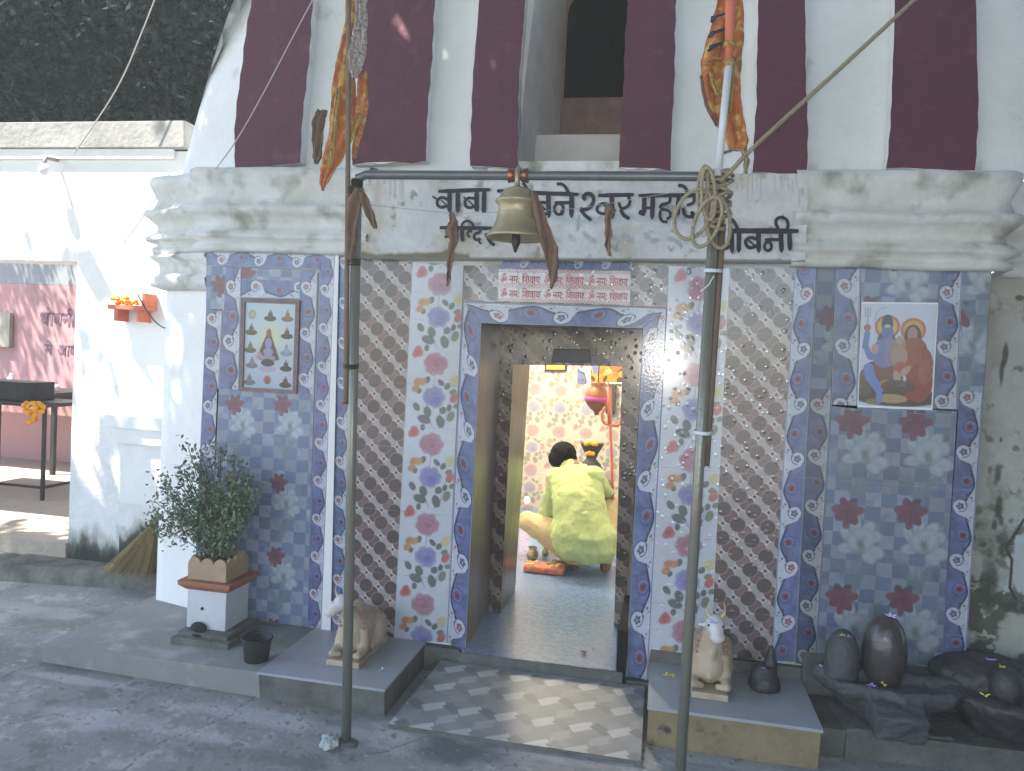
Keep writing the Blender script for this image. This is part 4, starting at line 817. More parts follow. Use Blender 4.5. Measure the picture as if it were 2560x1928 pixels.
mb = MB(); mb.ell(l0+[0, 0, -.012], (.062, .05, .03)); mb.ell(l0+[.03, -.02, -.01], (.04, .03, .02)); mb.remesh('cement_foot', M['conc_d'], frame, .007, 2, .01, .03)
# ---- bell
k = pxm(YB_); bc = U(1290, 594, YB_); bell = empty('bell', (bc[0], YB_, bc[2]+.27), 'large brass temple bell hanging from the pipe crossbar', 'bell')
prof = [(0.0, .176), (20*k, .176), (34*k, .168), (42*k, .155), (46*k, .138), (55*k, .130), (55*k, .122), (47*k, .115), (48*k, .085), (52*k, .055), (59*k, .03), (70*k, .010), (75*k, .0), (72*k, -.005), (64*k, .0), (54*k, .02), (48*k, .05), (44*k, .11), (20*k, .15), (0, .152)]
MB().lathe((bc[0], YB_, bc[2]), prof, 40).build('bell_body', M['brass'], bell, True)
MB().lathe((bc[0], YB_, bc[2]), [(.004, .14), (.004, .03), (.012, .02), (.0165, -.004), (.0165, -.02), (.010, -.035), (.004, -.052), (.001, -.054)], 18).build('clapper', M['darkmetal'], bell, True)
mb = MB(); mb.tube([(bc[0]-.002, YB_-.004, bc[2]+.172), (bc[0]-.003, YB_-.016, bc[2]+.20), (bc[0]-.003, YB_-.019, zb_+.01), (bc[0]-.003, YB_, zb_+.024)], [.011, .009, .009, .010], 10); mb.build('hanger', M['brass'], bell, True)
for sx in (-1, 1): MB().tube([(bc[0]-.003+sx*.013, YB_, zb_), (bc[0]-.003+sx*.036, YB_, zb_)], [.023, .026], 18).build('clamp_ring', M['copper'], bell, True)
# ---- wire with faded rags
wl = pts3([(897, 509), (1010, 522), (1150, 535), (1290, 528), (1430, 524), (1530, 508), (1640, 488), (1760, 470)], YB_-.025)
w_ = MB().tube(smooth(wl, 3), .0011, 6).build('wire', M['wire']); tag(w_, 'thin sagging wire strung between the two poles', 'wire')
for pts, lab in (([(1127, 530, 3), (1133, 552, 10), (1125, 575, 15), (1135, 600, 11), (1127, 640, 8), (1122, 690, 5), (1118, 715, 2)], 'brown rag hanging on the wire left of the bell'),
                 ([(1330, 478, 10), (1345, 530, 16), (1362, 580, 18), (1376, 620, 20), (1381, 660, 15), (1382, 700, 8), (1378, 722, 2)], 'long brown cloth tied to the right side of the bell'),
                 ([(1518, 512, 10), (1526, 522, 14), (1520, 548, 7), (1522, 585, 9), (1518, 615, 6), (1524, 640, 3)], 'knotted brown rag hanging on the wire right of the bell'),
                 ([(898, 470, 12), (890, 500, 18), (882, 560, 14), (880, 610, 8), (874, 650, 5)], 'brown cloth strip wound down the top of the left pole'),
                 ([(905, 478, 8), (918, 515, 12), (930, 550, 9), (938, 572, 4)], 'small twisted rag end sticking out from the left pole')):
    o = cloth('hanging_rag', pts, YB_-.045, M['rag'], None, 1.2, .55, pts[0][0]); tag(o, lab, 'rag', 'brown rags tied to the pole frame')
# ---- rope
rp = MB(); yy = YB_-.045
def loop(cx, cy, rx, ry, tilt, dy=0, n=34, a0=0, a1=6.4):
    P = []
    for t in np.linspace(a0, a1, n):
        x = rx*math.cos(t); y = ry*math.sin(t); c, s_ = math.cos(tilt), math.sin(tilt); P.append(U(cx+x*c-y*s_, cy+x*s_+y*c, yy+dy+.012*math.sin(t)))
    rp.tube(P, .0064, 8)
loop(1733, 535, 42, 66, .45, -.005); loop(1768, 555, 30, 66, .38, -.02); loop(1795, 555, 30, 66, -.12, .0); loop(1771, 485, 17, 66, -.05, -.025); loop(1757, 470, 12, 55, .1, -.012)
ctr = lambda y: rt+dr*(U(1785, y, YB_)[2]-rt[2])
hel = [ctr(425+150*t/60)+np.array([(.030+.010*math.sin(t*.9))*math.cos(t*.95)+.006, (.030+.01*math.sin(t*.9))*math.sin(t*.95), .010*math.sin(t*1.7)]) for t in range(0, 61)]
rp.tube(hel, .0072, 8); hel = [ctr(440+110*t/50)+np.array([.042*math.cos(-t*.8)+.010, .040*math.sin(-t*.8), .014*math.sin(t*1.1)]) for t in range(0, 51)]; rp.tube(hel, .0066, 8)
rp.tube(smooth([U(1800, 455, YB_-.03), U(1830, 425, YB_-.03), U(1870, 380, YB_-.02), U(2080, 190, YB_+.1), U(2292, -5, YB_+.22), U(2560, -260, YB_+.4), U(2900, -600, YB_+.7)], 3), .0078, 8)
rope = rp.build('rope', M['rope'], None, True); tag(rope, 'coiled beige rope tied around the right pole and running up to the right', 'rope')
# ---- flags
def U3(x, y, Y): return U(x, y, Y)
lf = empty('flag', tuple(U(872, 480, YB_-.02)), 'faded orange and silver flag hanging from the stick above the left pole', 'flag', 'temple flags on the poles')
cloth('flag_cloth', [(880, -150, 22), (884, -40, 20), (878, 60, 16), (866, 120, 16), (860, 190, 24), (858, 260, 32), (852, 330, 34), (832, 400, 28), (812, 450, 12), (806, 476, 2)], YB_+.03, M['orangecloth'], lf, 2.4, .30, 1, nseg=12)
cloth('flag_cloth', [(900, -150, 20), (902, 30, 14), (900, 90, 17), (896, 140, 22), (890, 175, 18), (886, 196, 5)], YB_-.035, M['silver'], lf, 3, .45, 4, nseg=10)
cloth('flag_cloth', [(905, 180, 12), (906, 240, 14), (902, 300, 14), (893, 350, 10), (884, 400, 5)], YB_+.01, M['orangecloth'], lf, 2, .4, 7)
cloth('gold_trim', [(846, 215, 5), (838, 300, 5), (832, 360, 6), (826, 420, 5)], YB_-.012, M['gold'], lf, 2, .5, 2)
cloth('gold_trim', [(905, 285, 4), (885, 330, 5), (868, 370, 6)], YB_-.008, M['gold'], lf, 2, .5, 9)
o = cloth('hanging_rag', [(806, 275, 12), (800, 300, 16), (796, 340, 15), (792, 390, 12), (790, 410, 4)], 3.36, M['rag'], None, 2, .5, 3); tag(o, 'dirty ochre cloth clinging to the wall behind the left flag', 'rag')
rf = empty('flag', tuple(U(1795, 436, YB_-.03)), 'bright orange flag with gold tinsel and dark stripes on the white pipe', 'flag', 'temple flags on the poles')
MB().tube([U(1794, 440, YB_-.035), U(1823, 150, YB_-.045)], .0125, 14).build('flag_pole', M['pvc'], rf, True)
MB().tube([U(1822, 158, YB_-.045), U(1826, 20, YB_-.05), U(1834, -160, YB_-.055)], [.0125, .0175, .019], 14).build('sleeve', M['orange'], rf, True)
for y in (113, 160): MB().tube([U(1822, y+6, YB_-.047), U(1823, y-6, YB_-.047)], .0185 if y < 150 else .0155, 14).build('band', M['gold'], rf, True)
cloth('flag_cloth', [(1828, -160, 34), (1826, -60, 28), (1824, 20, 34), (1814, 90, 45), (1804, 150, 50), (1802, 200, 50), (1812, 260, 42), (1826, 310, 36), (1842, 350, 28), (1846, 378, 20)], YB_+.015, M['orangecloth'], rf, 1.8, .22, 3, nseg=14)
for y, s in ((40, 22), (78, 26), (112, 30)): cloth('dark_stripe', [(1796-s*.5-4+(-6 if y > 60 else 0), y+16, 3), (1790-s*.2, y+2, 9), (1812, y-6, 8)], YB_-.015, M['stripe'], rf, 1, .2, y)
cloth('gold_trim', [(1764, 160, 4), (1785, 146, 5), (1808, 148, 5)], YB_-.02, M['gold'], rf, 2, .6, 1); cloth('gold_trim', [(1775, 180, 5), (1786, 215, 8), (1797, 240, 5)], YB_-.014, M['gold'], rf, 2, .6, 5)
cloth('gold_trim', [(1838, 140, 6), (1830, 190, 5), (1826, 250, 5), (1822, 280, 6)], YB_-.02, M['gold'], rf, 2, .6, 6)
cloth('gold_trim', [(1753, 190, 3), (1766, 260, 5), (1790, 315, 3)], YB_+.0, M['rag'], rf, 2, .6, 8)
cloth('knot_cloth', [(1808, 384, 6), (1835, 374, 8), (1858, 376, 7), (1868, 400, 7), (1864, 434, 5)], YB_-.02, M['rope'], rf, 1.5, .5, 2)
# ---- overhead lines
o = MB().tube(smooth(pts3([(430, -120), (387, 0), (350, 92), (310, 190), (265, 268), (185, 384)], 4.03), 3), .0035, 6).build('cable', M['wire']); tag(o, 'pale cable sloping down to the white building roof edge', 'cable')
o = MB().tube(smooth([U(860, -150, 3.2), U(782, 0, 3.25), U(745, 68, 3.28), U(650, 250, 3.34), U(586, 362, 3.4), U(521, 446, 3.46)], 3), .0028, 6).build('cord', M['pinkthread']); tag(o, 'thin pale cord slanting across the first maroon stripe', 'cord')
# ================================================================== left: white building, open court
Yw = 4.2; xo = float(U(184, 900, Yw)[0]); bx = (-3.2, Yw, .1)
wb = empty('white_building', bx, 'sunlit white building with a flat roof slab and an open doorway', 'building')
MB().box(xo, -2.66, Yw+.005, Yw+.24, .0, 2.63).build('wall', M['wash_clean'], wb); MB().box(-7.0, xo, Yw+.005, Yw+.24, 1.955, 2.63).build('wall', M['wash_clean'], wb); MB().box(-7.0, -5.6, Yw+.005, Yw+.24, 0, 1.955).build('wall', M['wash_clean'], wb)
MB().box(-7.2, -2.862, 4.16, 4.75, 2.64, 2.80).build('roof_slab', M['mossy'] if False else NM('weathered_slab', (.40, .40, .39), .9, .6, 3, (.16, .16, .15), .3, 30), wb, bevel=.006)
MB().box(-7.2, -2.95, 4.178, Yw, 2.58, 2.638).build('soffit_moulding', M['wash_clean'], wb)
p = Pan([(xo, Yw, 1.2), (-2.66, Yw, 1.2), (-2.66, Yw, .08), (xo, Yw, .08)], .006); marble(p, (.76, .76, .74), .1)
n1 = vnoise(p.a, p.b*.35, 12, 3, 4); hh = p.b-.1; p.mix((.20+.42*(n1-.35)-hh)*7, (.16, .165, .13)); p.mix((.10+.35*(n1-.35)-hh)*9, (.05, .052, .045)); p.build('wall_face', T['plaster'], wb)
Yp = 4.10; xa = float(U(264, 1050, Yp)[0]); xb2 = float(U(284, 1110, Yp)[0])
MB().box(xa, -2.70, Yp-.02, Yw, .955, 1.035).build('pedestal_cap', M['wash_clean'], wb, bevel=.006); MB().box(xb2-.005, -2.70, Yp, Yw, .862, .955).build('pedestal_band', M['wash_clean'], wb, bevel=.004)
MB().add([(xb2+.02, Yp+.03, .862), (-2.70, Yp+.03, .862), (-2.70, Yw, .862), (xb2+.02, Yw, .862), (xb2+.045, Yp+.03, .08), (-2.70, Yp+.03, .08), (-2.70, Yw, .08), (xb2+.045, Yw, .08)], [(0, 3, 2, 1), (0, 1, 5, 4), (3, 0, 4, 7)]).build('pedestal', M['wash_clean'], wb)
p = Pan([(xb2+.03, Yp+.026, .5), (-2.70, Yp+.026, .5), (-2.70, Yp+.026, .08), (xb2+.045, Yp+.026, .08)], .005); marble(p, (.74, .74, .72), .1)
n1 = vnoise(p.a, p.b*.5, 13, 6, 4); hh = p.b-.1; p.mix((.28+.3*(n1-.4)-hh)*8, (.10, .10, .08)); p.mix((.2+.35*(n1-.5)-hh)*8, (.05, .05, .04)); p.build('pedestal_face', T['plaster'], wb)
# pink wall of the court
pw = empty('pink_wall', (-5, 6.9, .19), 'pink painted courtyard wall with faded hand lettering and teal top', 'wall')
MB().box(-9.5, -3.2, 6.9, 7.1, .0, 2.0).build('wall', M['pink'], pw); MB().box(-9.5, -3.2, 6.9, 7.1, 2.002, 2.7).build('upper_band', M['teal'], pw)
for body, (x, y), sz, wd in (('धोबनी', (99, 812), .20, .42), ('मे', (110, 884), .15, None), ('आप', (143, 888), .16, .22)):
    place_text(body, sz, U(x, y, 6.895), (1, 0, 0), (0, 0, 1), M['wallink'], pw, width=wd, off=.004)
nb_ = MB().box(*[float(v) for v in (U(-40, 800, 6.85)[0], U(24, 800, 6.85)[0], 6.85, 6.895, U(10, 868, 6.85)[2], U(10, 781, 6.85)[2])]).build('notice_board', M['crate'], bevel=.004); tag(nb_, 'blank grey board fixed on the pink wall', 'board')
# table by the pink wall
tx1 = float(U(180, 977, 6.35)[0]); tz = float(U(90, 975, 6.35)[2])
tb = empty('table', (tx1-.8, 6.4, .19), 'dark long table standing against the pink wall', 'table')
MB().box(tx1-1.9, tx1, 6.15, 6.8, tz-.035, tz).build('tabletop', M['iron'], tb, bevel=.004); MB().box(tx1-1.85, tx1-.05, 6.19, 6.76, tz-.12, tz-.037).build('apron', M['iron'], tb)
for x in (tx1-1.8, tx1-.07):
    for y in (6.22, 6.72): MB().tube([(x, y, .19), (x, y, tz-.12)], .026, 4).build('leg', M['iron'], tb)
def onp(px, py, Y): return U(px, py, Y)
q = onp(27, 972, 6.3); o = MB().lathe((q[0], 6.3, tz+.001), [(.028, 0), (.032, .01), (.032, .10), (.014, .125), (.014, .145), (.0, .146)], 16).build('bottle', M['plastic'], None, True); tag(o, 'white plastic bottle standing on the dark table', 'bottle')
q = onp(80, 972, 6.3); o = MB().lathe((q[0], 6.3, tz+.001), [(.02, 0), (.05, .02), (.052, .028), (.04, .036), (0, .04)], 18).build('bowl', M['red'], None, True); tag(o, 'small red bowl on the dark table', 'bowl')
q = onp(140, 972, 6.3); o = MB().lathe((q[0], 6.3, tz+.001), [(.02, 0), (.026, .06), (.024, .062), (.018, .01), (0, .008)], 16).build('cup', M['plastic'], None, True); tag(o, 'white cup at the right end of the dark table', 'cup')
# iron desk in front
dx1, dy0, dz = -4.73, 5.23, .95; dk = empty('desk', (dx1-.55, 5.5, .19), 'black iron framed bench with a shelf bar in the open court', 'bench')
MB().box(dx1-1.2, dx1+.015, dy0-.015, dy0+.5, dz-.03, dz).build('seat', M['iron'], dk, bevel=.003)
for x, y in ((dx1, dy0), (dx1-.42, dy0), (dx1, dy0+.46), (dx1-1.15, dy0)): MB().tube([(x, y, .19), (x, y, dz-.03)], .017, 8).build('leg', M['iron'], dk)
MB().tube([(dx1, dy0, .29), (dx1-.42, dy0, .29)], .012, 6).build('rail', M['iron'], dk); MB().tube([(dx1, dy0, .29), (dx1, dy0+.46, .29)], .012, 6).build('rail', M['iron'], dk)
q = U(64, 1000, 5.3); o = MB().box(q[0]-.5, q[0], 5.28, 5.6, dz+.002, dz+.15).build('box', M['iron'], bevel=.006); tag(o, 'dark box lying on the iron bench', 'box')
mb = MB(); 
for kk in range(46):
    x, y = random.uniform(56, 112), random.uniform(1008, 1030)
    if kk > 30: x, y = random.uniform(70, 90), random.uniform(1028, 1062)
    mb.ell(U(x, y, 5.2+random.uniform(-.03, .03)), (.022, .018, .02), n=7, m=5)
o = mb.build('marigold_garland', M['yellow'], None, True); tag(o, 'bright yellow marigold garland draped on the corner of the iron bench', 'garland')
# things on the sunlit wall
sh = empty('wall_shelf', tuple(U(340, 770, Yw)), 'small orange wall shelf heaped with marigolds on the sunlit white wall', 'shelf')
a, c = U(300, 775, Yw), U(392, 775, Yw); z1 = U(390, 738, Yw)[2]
MB().box(a[0], c[0], Yw-.11, Yw, a[2], a[2]+.025).build('shelf_board', M['orange'], sh); MB().box(c[0]-.02, c[0], Yw-.11, Yw, a[2]+.026, z1).build('side_board', M['orange'], sh)
for x in (a[0]+.05, c[0]-.05): MB().box(x-.012, x+.012, Yw-.10, Yw, a[2]-.07, a[2]-.001).build('bracket', M['orange'], sh)
mb = MB()
for kk in range(26): mb.ell((random.uniform(a[0]+.01, c[0]-.06), Yw-random.uniform(.03, .1), a[2]+.035+abs(random.gauss(0, .02))), (.014, .012, .011), n=7, m=5)
o = mb.build('marigold_heap', M['yellow'], None, True); tag(o, 'marigold heads heaped on the orange wall shelf', 'flowers')
o = MB().tube(smooth(pts3([(345, 737), (352, 752), (375, 790), (398, 815), (420, 823)], Yw-.12), 3), .004, 6).build('cable', M['iron']); tag(o, 'black cable drooping from the orange shelf to the temple corner', 'cable')
lh = empty('lamp_holder', tuple(U(145, 400, Yw)), 'small grey lamp holder high on the sunlit wall', 'lamp holder'); q = U(143, 400, Yw)
MB().tube([(q[0], Yw, q[2]), (q[0], Yw-.09, q[2]-.01), (q[0], Yw-.10, q[2]-.05)], .012, 8).build('arm', M['wire'], lh, True); MB().lathe((q[0], Yw-.10, q[2]-.12), [(.012, .0), (.032, .015), (.034, .04), (.018, .07), (0, .075)], 14).build('socket', M['plastic'], lh, True)
# ---- broom leaning on the temple corner
bt = U(394, 1302, 3.86); mb = MB()
for kk in range(420):
    t = random.random(); e = U(262+126*t, 1428+random.uniform(-8, 10), 4.02); e = e+np.array([0, random.uniform(-.09, .12), 0]); e[2] = .103+random.uniform(0, .02); s0 = bt+np.array([random.gauss(0, .008), random.gauss(0, .010), random.gauss(0, .008)])
    mb.tube([s0, s0*.5+e*.5+np.array([0, 0, -.012*random.random()]), e], [.0022, .0016, .0009], 3, cap=False)
brm = empty('broom', (float(bt[0])-.15, 4.0, .1), 'straw broom leaning at the corner between the temple and the white wall', 'broom')
mb.build('bristles', M['grass'], brm); MB().tube([bt+[-.012, 0, -.02], bt+[.03, -.02, .06], bt+[.055, -.03, .12]], [.016, .014, .012], 10).build('handle', M['grass'], brm, True)
# ================================================================== planter with tulsi bush
pl = empty('planter', (-2.03, 3.30, .1), 'square white plant pedestal with scalloped cream rim and orange ledge', 'planter')
cx, cy = -2.035, 3.34
MB().rbox((-2.005, 3.30, .118), .145, .150, .022).build('base_step', M['conc_d'], pl, bevel=.006); MB().rbox((-2.01, 3.315, .149), .125, .13, .010).build('base_step', M['conc_d'], pl, bevel=.004)
MB().rbox((cx+.005, cy, .252), .100, .100, .093).build('pedestal', M['potw'], pl, bevel=.004)
MB().add([(cx-.101, cy-.103, .34), (cx+.111, cy-.103, .34), (cx+.111, cy+.103, .34), (cx-.101, cy+.103, .34), (cx-.128, cy-.128, .365), (cx+.134, cy-.128, .365), (cx+.134, cy+.128, .365), (cx-.128, cy+.128, .365), (cx-.13, cy-.13, .385), (cx+.136, cy-.13, .385), (cx+.136, cy+.13, .385), (cx-.13, cy+.13, .385)],
    [(0, 3, 2, 1), (8, 9, 10, 11)]+[(i+b_, (i+1) % 4+b_, (i+1) % 4+b_+4, i+b_+4) for b_ in (0, 4) for i in range(4)]).build('ledge', M['potor'], pl)
def scallop(p0, p1, z0, h, n, th, nrm):
    """upright board with three rounded lobes on top"""
    p0 = np.array(p0); p1 = np.array(p1); S_ = []; K = n*10
    for i in range(K+1):
        t = i/K; S_.append((t, h-.026+.026*abs(math.sin(math.pi*t*n+(0 if n != 2 else math.pi/2)*0))**.6))
    V = []; 
    for off in (0, th):
        for t, hh in S_: q = p0+(p1-p0)*t+np.array(nrm)*off; V.append((q[0], q[1], z0)); V.append((q[0], q[1], z0+hh))
    m = 2*(K+1); F = []
    for i in range(K): F += [(2*i, 2*i+2, 2*i+3, 2*i+1), (m+2*i, m+2*i+1, m+2*i+3, m+2*i+2), (2*i+1, 2*i+3, m+2*i+3, m+2*i+1)]
    F += [(0, 1, m+1, m), (2*K, m+2*K, m+2*K+1, 2*K+1)]; return V, F
mb = MB(); r_ = .098
for a, c, nn in (((cx-r_, cy-r_), (cx+r_, cy-r_), (0, .014)), ((cx+r_, cy-r_+.0145), (cx+r_, cy+r_-.0145), (-.014, 0)), ((cx+r_, cy+r_), (cx-r_, cy+r_), (0, -.014)), ((cx-r_, cy+r_-.0145), (cx-r_, cy-r_+.0145), (.014, 0))):
    V, F = scallop(a, c, .387, .105, 3, 1, nn); mb.add(V, F)
mb.build('scalloped_rim', M['pot'], pl); MB().rbox((cx, cy, .425), .083, .083, .035).build('soil', M['stem'], pl)
q = (cx-.02, cy-.103, 0)
mb = MB(); mb.tube([(cx-.015, cy-.0995, .255), (cx-.015, cy-.1035, .255)], .008, 14); mb.build('drain_hole', M['soot'], pl)
mb = MB(); mb.ell((cx-.02, cy-.118, .165), (.042, .016, .032)); mb.ell((cx-.005, cy-.13, .148), (.05, .03, .014)); mb.build('soot_stain', M['soot'], pl, True)
def leafquads(C, n, spread, size, asp=.5, seed=0, up=.3):
    g = np.random.default_rng(seed); C = np.asarray(C, float); idx = g.integers(0, len(C), n); P = C[idx]+g.normal(0, 1, (n, 3))*spread
    a = g.normal(0, 1, (n, 3)); a[:, 2] += up; a /= np.linalg.norm(a, axis=1)[:, None]; b = np.cross(a, g.normal(0, 1, (n, 3))); b /= np.linalg.norm(b, axis=1)[:, None]
    s = size*g.uniform(.6, 1.3, n)[:, None]; c = np.cross(a, b)
    V = np.stack([P-a*s, P+b*s*asp+c*s*.12, P+a*s, P-b*s*asp+c*s*.12], 1).reshape(-1, 3); F = np.arange(4*n, dtype=np.int32)
    me = bpy.data.meshes.new('leaves'); me.vertices.add(4*n); me.vertices.foreach_set('co', V.astype(np.float32).ravel()); me.loops.add(4*n); me.loops.foreach_set('vertex_index', F)
    me.polygons.add(n); me.polygons.foreach_set('loop_start', np.arange(0, 4*n, 4, dtype=np.int32)); me.update(calc_edges=True); return me
ts = empty('tulsi_bush', (cx, cy, .45), 'leafy green tulsi bush growing in the square planter', 'bush')
root = np.array([cx, cy, .44]); mb = MB(); tips = []; Rn = random.Random(5)
for kk in range(64):
    x, y = Rn.uniform(412, 632), Rn.uniform(1120, 1330)
    if ((x-520)/112)**2+((y-1225)/112)**2 > 1.05: continue
    e = U(x, y, cy+Rn.uniform(-.16, .14)); m1 = root*.55+e*.45+np.array([(e[0]-root[0])*-.12, 0, .02]); P = smooth([root+[Rn.gauss(0, .012), Rn.gauss(0, .012), 0], m1, e], 3); mb.tube(P, [.004*(1-i/len(P))+.001 for i in range(len(P))], 5)
    for i in range(len(P)//3, len(P)): tips.append(P[i])
for x, y in ((400, 1195), (396, 1290), (372, 1310), (404, 1330), (470, 1115), (388, 1255)):
    e = U(x, y, cy-.02); P = smooth([root, root*.5+e*.5+[0, 0, .03], e], 3); mb.tube(P, .0015, 4); tips += P[-12:]
mb.build('stems', M['stem'], ts)
link('leaves', leafquads(tips, 3600, .023, .0122, .55, 3, .3), M['leaf'], ts); link('leaves', leafquads(tips[len(tips)//8:], 1300, .030, .0115, .5, 4, .6), M['leaf2'], ts)
# bucket
bq = G(622, 1668, .11); bu = empty('bucket', (bq[0], bq[1]+.06, .11), 'small blackened tin bucket beside the planter', 'bucket')
cc = (float(bq[0]), float(bq[1])+.062, .108); MB().lathe(cc, [(0, 0), (.050, 0), (.062, .105), (.066, .112), (.062, .113), (.052, .03), (0, .028)], 24).build('shell', M['stone'], bu, True); mb = MB(); mb.tube([(cc[0]+.065*math.cos(t), cc[1]+.065*math.sin(t), cc[2]+.110) for t in np.linspace(0, 6.283, 25)], .004, 6); mb.build('rim', M['darkmetal'], bu, True)
# ================================================================== seated bulls
def bull(loc, L, Hh, label, cat, headturn=0.0, w=.075, horns=True):
    """couchant stone bull facing -Y; loc = centre of plinth bottom"""
    e = empty('bull_statue', loc, label, cat, 'bull statues beside the door'); x, y, z = loc
    MB().rbox((x, y, z+.014), w, L*.5, .013).build('plinth', M['bull'], e, bevel=.004)
    z0 = z+.028; s = Hh; P = lambda a, b, c: np.array([x+a*s, y+b*L, z0+c*s]); mb = MB()
    # trunk: rump, barrel, chest, hump and neck
    mb.cap(P(0, .28, .28), P(0, -.10, .34), .24*s, .23*s); mb.ell(P(0, .30, .25), (.25*s, .26*s, .26*s)); mb.ell(P(0, -.12, .34), (.21*s, .24*s, .28*s)); mb.ell(P(0, -.08, .62), (.10*s, .14*s, .13*s))
    mb.cap(P(0, -.18, .42), P(headturn*.4, -.29, .68), .17*s, .125*s)
    # legs folded under a couchant body
    mb.ell(P(0, -.20, .24), (.19*s, .20*s, .24*s)); mb.ell(P(0, .05, .17), (.24*s, .36*L, .17*s))
    for q in (-1, 1):
        mb.cap(P(.15*q, -.20, .32), P(.19*q, -.24, .12), .095*s, .080*s); mb.cap(P(.19*q, -.22, .085), P(.20*q, -.44, .065), .075*s, .052*s); mb.cap(P(.20*q, -.44, .06), P(.10*q, -.40, .045), .048*s, .04*s)
        mb.ell(P(.20*q, .24, .22), (.13*s, .24*s, .23*s)); mb.cap(P(.25*q, .14, .09), P(.24*q, -.06, .06), .085*s, .05*s)
    mb.cap(P(headturn*.3, -.32, .52), P(.0, -.34, .14), .055*s, .05*s)
    mb.remesh('body', M['bull'], e, .0055, 3)
    # head: skull, muzzle, ears
    hd = MB(); h0 = P(headturn*.5, -.36, .79); hd.ell(h0, (.115*s, .13*s, .12*s)); m0 = P(headturn, -.46, .67); hd.cap(h0, m0, .105*s, .080*s); hd.ell(m0, (.095*s, .075*s, .070*s))
    for q in (-1, 1): hd.cap(h0+np.array([.10*s*q, .01, -.01]), h0+np.array([.19*s*q, .02, -.04*s]), .03*s, .016*s)
    hd.remesh('head', M['bullw'], e, .0045, 2)
    for q in (-1, 1):
        MB().tube(smooth([h0+np.array([.06*s*q, 0, .08*s]), h0+np.array([.115*s*q, .0, .15*s]), h0+np.array([.085*s*q, -.005, .27*s])], 3), [.033*s*(1-.8*i/12) if i < 12 else .006*s for i in range(len(smooth([h0, h0, h0], 3)))], 10).build('horn', M['horn'], e, True)
        MB().ell(h0+np.array([.085*s*q, -.10*s, .01*s]), (.014*s, .010*s, .014*s), n=8, m=6).build('eye', M['stone'], e, True)
    g_ = MB()
    for t in np.linspace(0, 2*math.pi, 17)[:-1]: g_.ell(P(0, -.20, .46)+np.array([.185*s*math.cos(t), -.06*s+.02*s*math.sin(t), .185*s*math.sin(t)*.9]), (.022*s,)*3, n=8, m=6)
    g_.build('garland', M['pinkpaint'], e, True); MB().tube(smooth([P(.1, .42, .35), P(.2, .45, .2), P(.26, .32, .08), P(.27, .15, .05)], 3), .02*s, 8).build('tail', M['bull'], e, True)
    return e
bull((-1.285, 3.275, .130), .36, .30, 'cream marble seated bull statue on the left slab, half behind the left pole', 'statue', -.24)
bull((.252, 3.335, .171), .36, .335, 'cream marble seated bull statue facing out beside the right pole', 'statue', .05, .072)
# flowers
def flower(px, py, z, m, r, label, cat='petals', n=5, Y=None):
    q = U(px, py, Y) if Y else G(px, py, z); mb = MB(); Rr = random.Random(int(px))
    for i in range(n):
        t = i*6.283/n+Rr.random()*.5; Rm = Matrix.Rotation(t, 3, 'Z') @ Matrix.Rotation(Rr.uniform(-.7, .2), 3, 'Y'); d = Rm @ Vector((r*.75, 0, 0)); mb.ell((q[0]+d.x, q[1]+d.y, q[2]+d.z+r*.25), (r*.7, r*.36, r*.12), Rm, 8, 5)
    o = mb.build('flower', M[m], None, True); tag(o, label, cat, 'offering flowers'); return o
flower(1666, 1690, .172, 'petal', .012, 'pair of yellow petals on the right slab left of the pole')
flower(1680, 1690, .172, 'petal', .011, 'yellow petal lying just left of the right pole on the slab')
flower(1815, 1754, .172, 'petal', .009, 'tiny yellow petal at the front right foot of the right bull')
flower(1920, 1724, .174, 'petal', .015, 'yellow flower before the small black stone')
flower(1783, 1558, 0, 'lav', .019, 'lavender flower on the head of the right bull', n=7, Y=3.165)
flower(1750, 1547, 0, 'lav', .009, 'pale blossom between the horns of the right bull', n=5, Y=3.18)
flower(2228, 1544, 0, 'lav', .016, 'lavender flower on top of the tall oval stone', n=5, Y=3.26)
flower(2106, 1590, 0, 'petal', .009, 'yellow petal on top of the short round stone', n=5, Y=3.24)
flower(2122, 1594, 0, 'violet', .008, 'violet petal on top of the short round stone', n=5, Y=3.23)
flower(2051, 1666, 0, 'lav', .006, 'cream petal left of the short round stone', n=4, Y=3.2)
flower(2208, 1712, 0, 'petal', .011, 'yellow flower at the foot of the tall oval stone', n=4, Y=3.13)
flower(2180, 1716, 0, 'violet', .012, 'violet petals in the stone basin', n=5, Y=3.13)
flower(1931, 1615, 0, 'violet', .009, 'violet petal on the tip of the small black stone', n=5, Y=3.27)
flower(1908, 1671, 0, 'violet', .008, 'violet petal on the side of the small black stone', n=5, Y=3.22)
flower(2478, 1652, 0, 'violet', .015, 'violet flower on the dark round stone at the right edge', n=6, Y=3.22)
flower(2505, 1670, 0, 'petal', .010, 'yellow ring petal on the dark round stone at the right edge', n=6, Y=3.2)
flower(2462, 1742, 0, 'petal', .015, 'yellow petal with stalk on the right basin', n=3, Y=3.13)
flower(870, 1487, 0, 'violet', .010, 'violet petal on the forehead of the left bull', n=5, Y=3.12)
flower(955, 1675, .132, 'lav', .010, 'white petal on the left slab', n=4)
flower(1461, 1632, .122, 'red', .014, 'orange flower dropped on the doorway floor', n=6); flower(1484, 1625, .122, 'leaf2', .010, 'green stalk beside the orange flower on the floor', n=3)
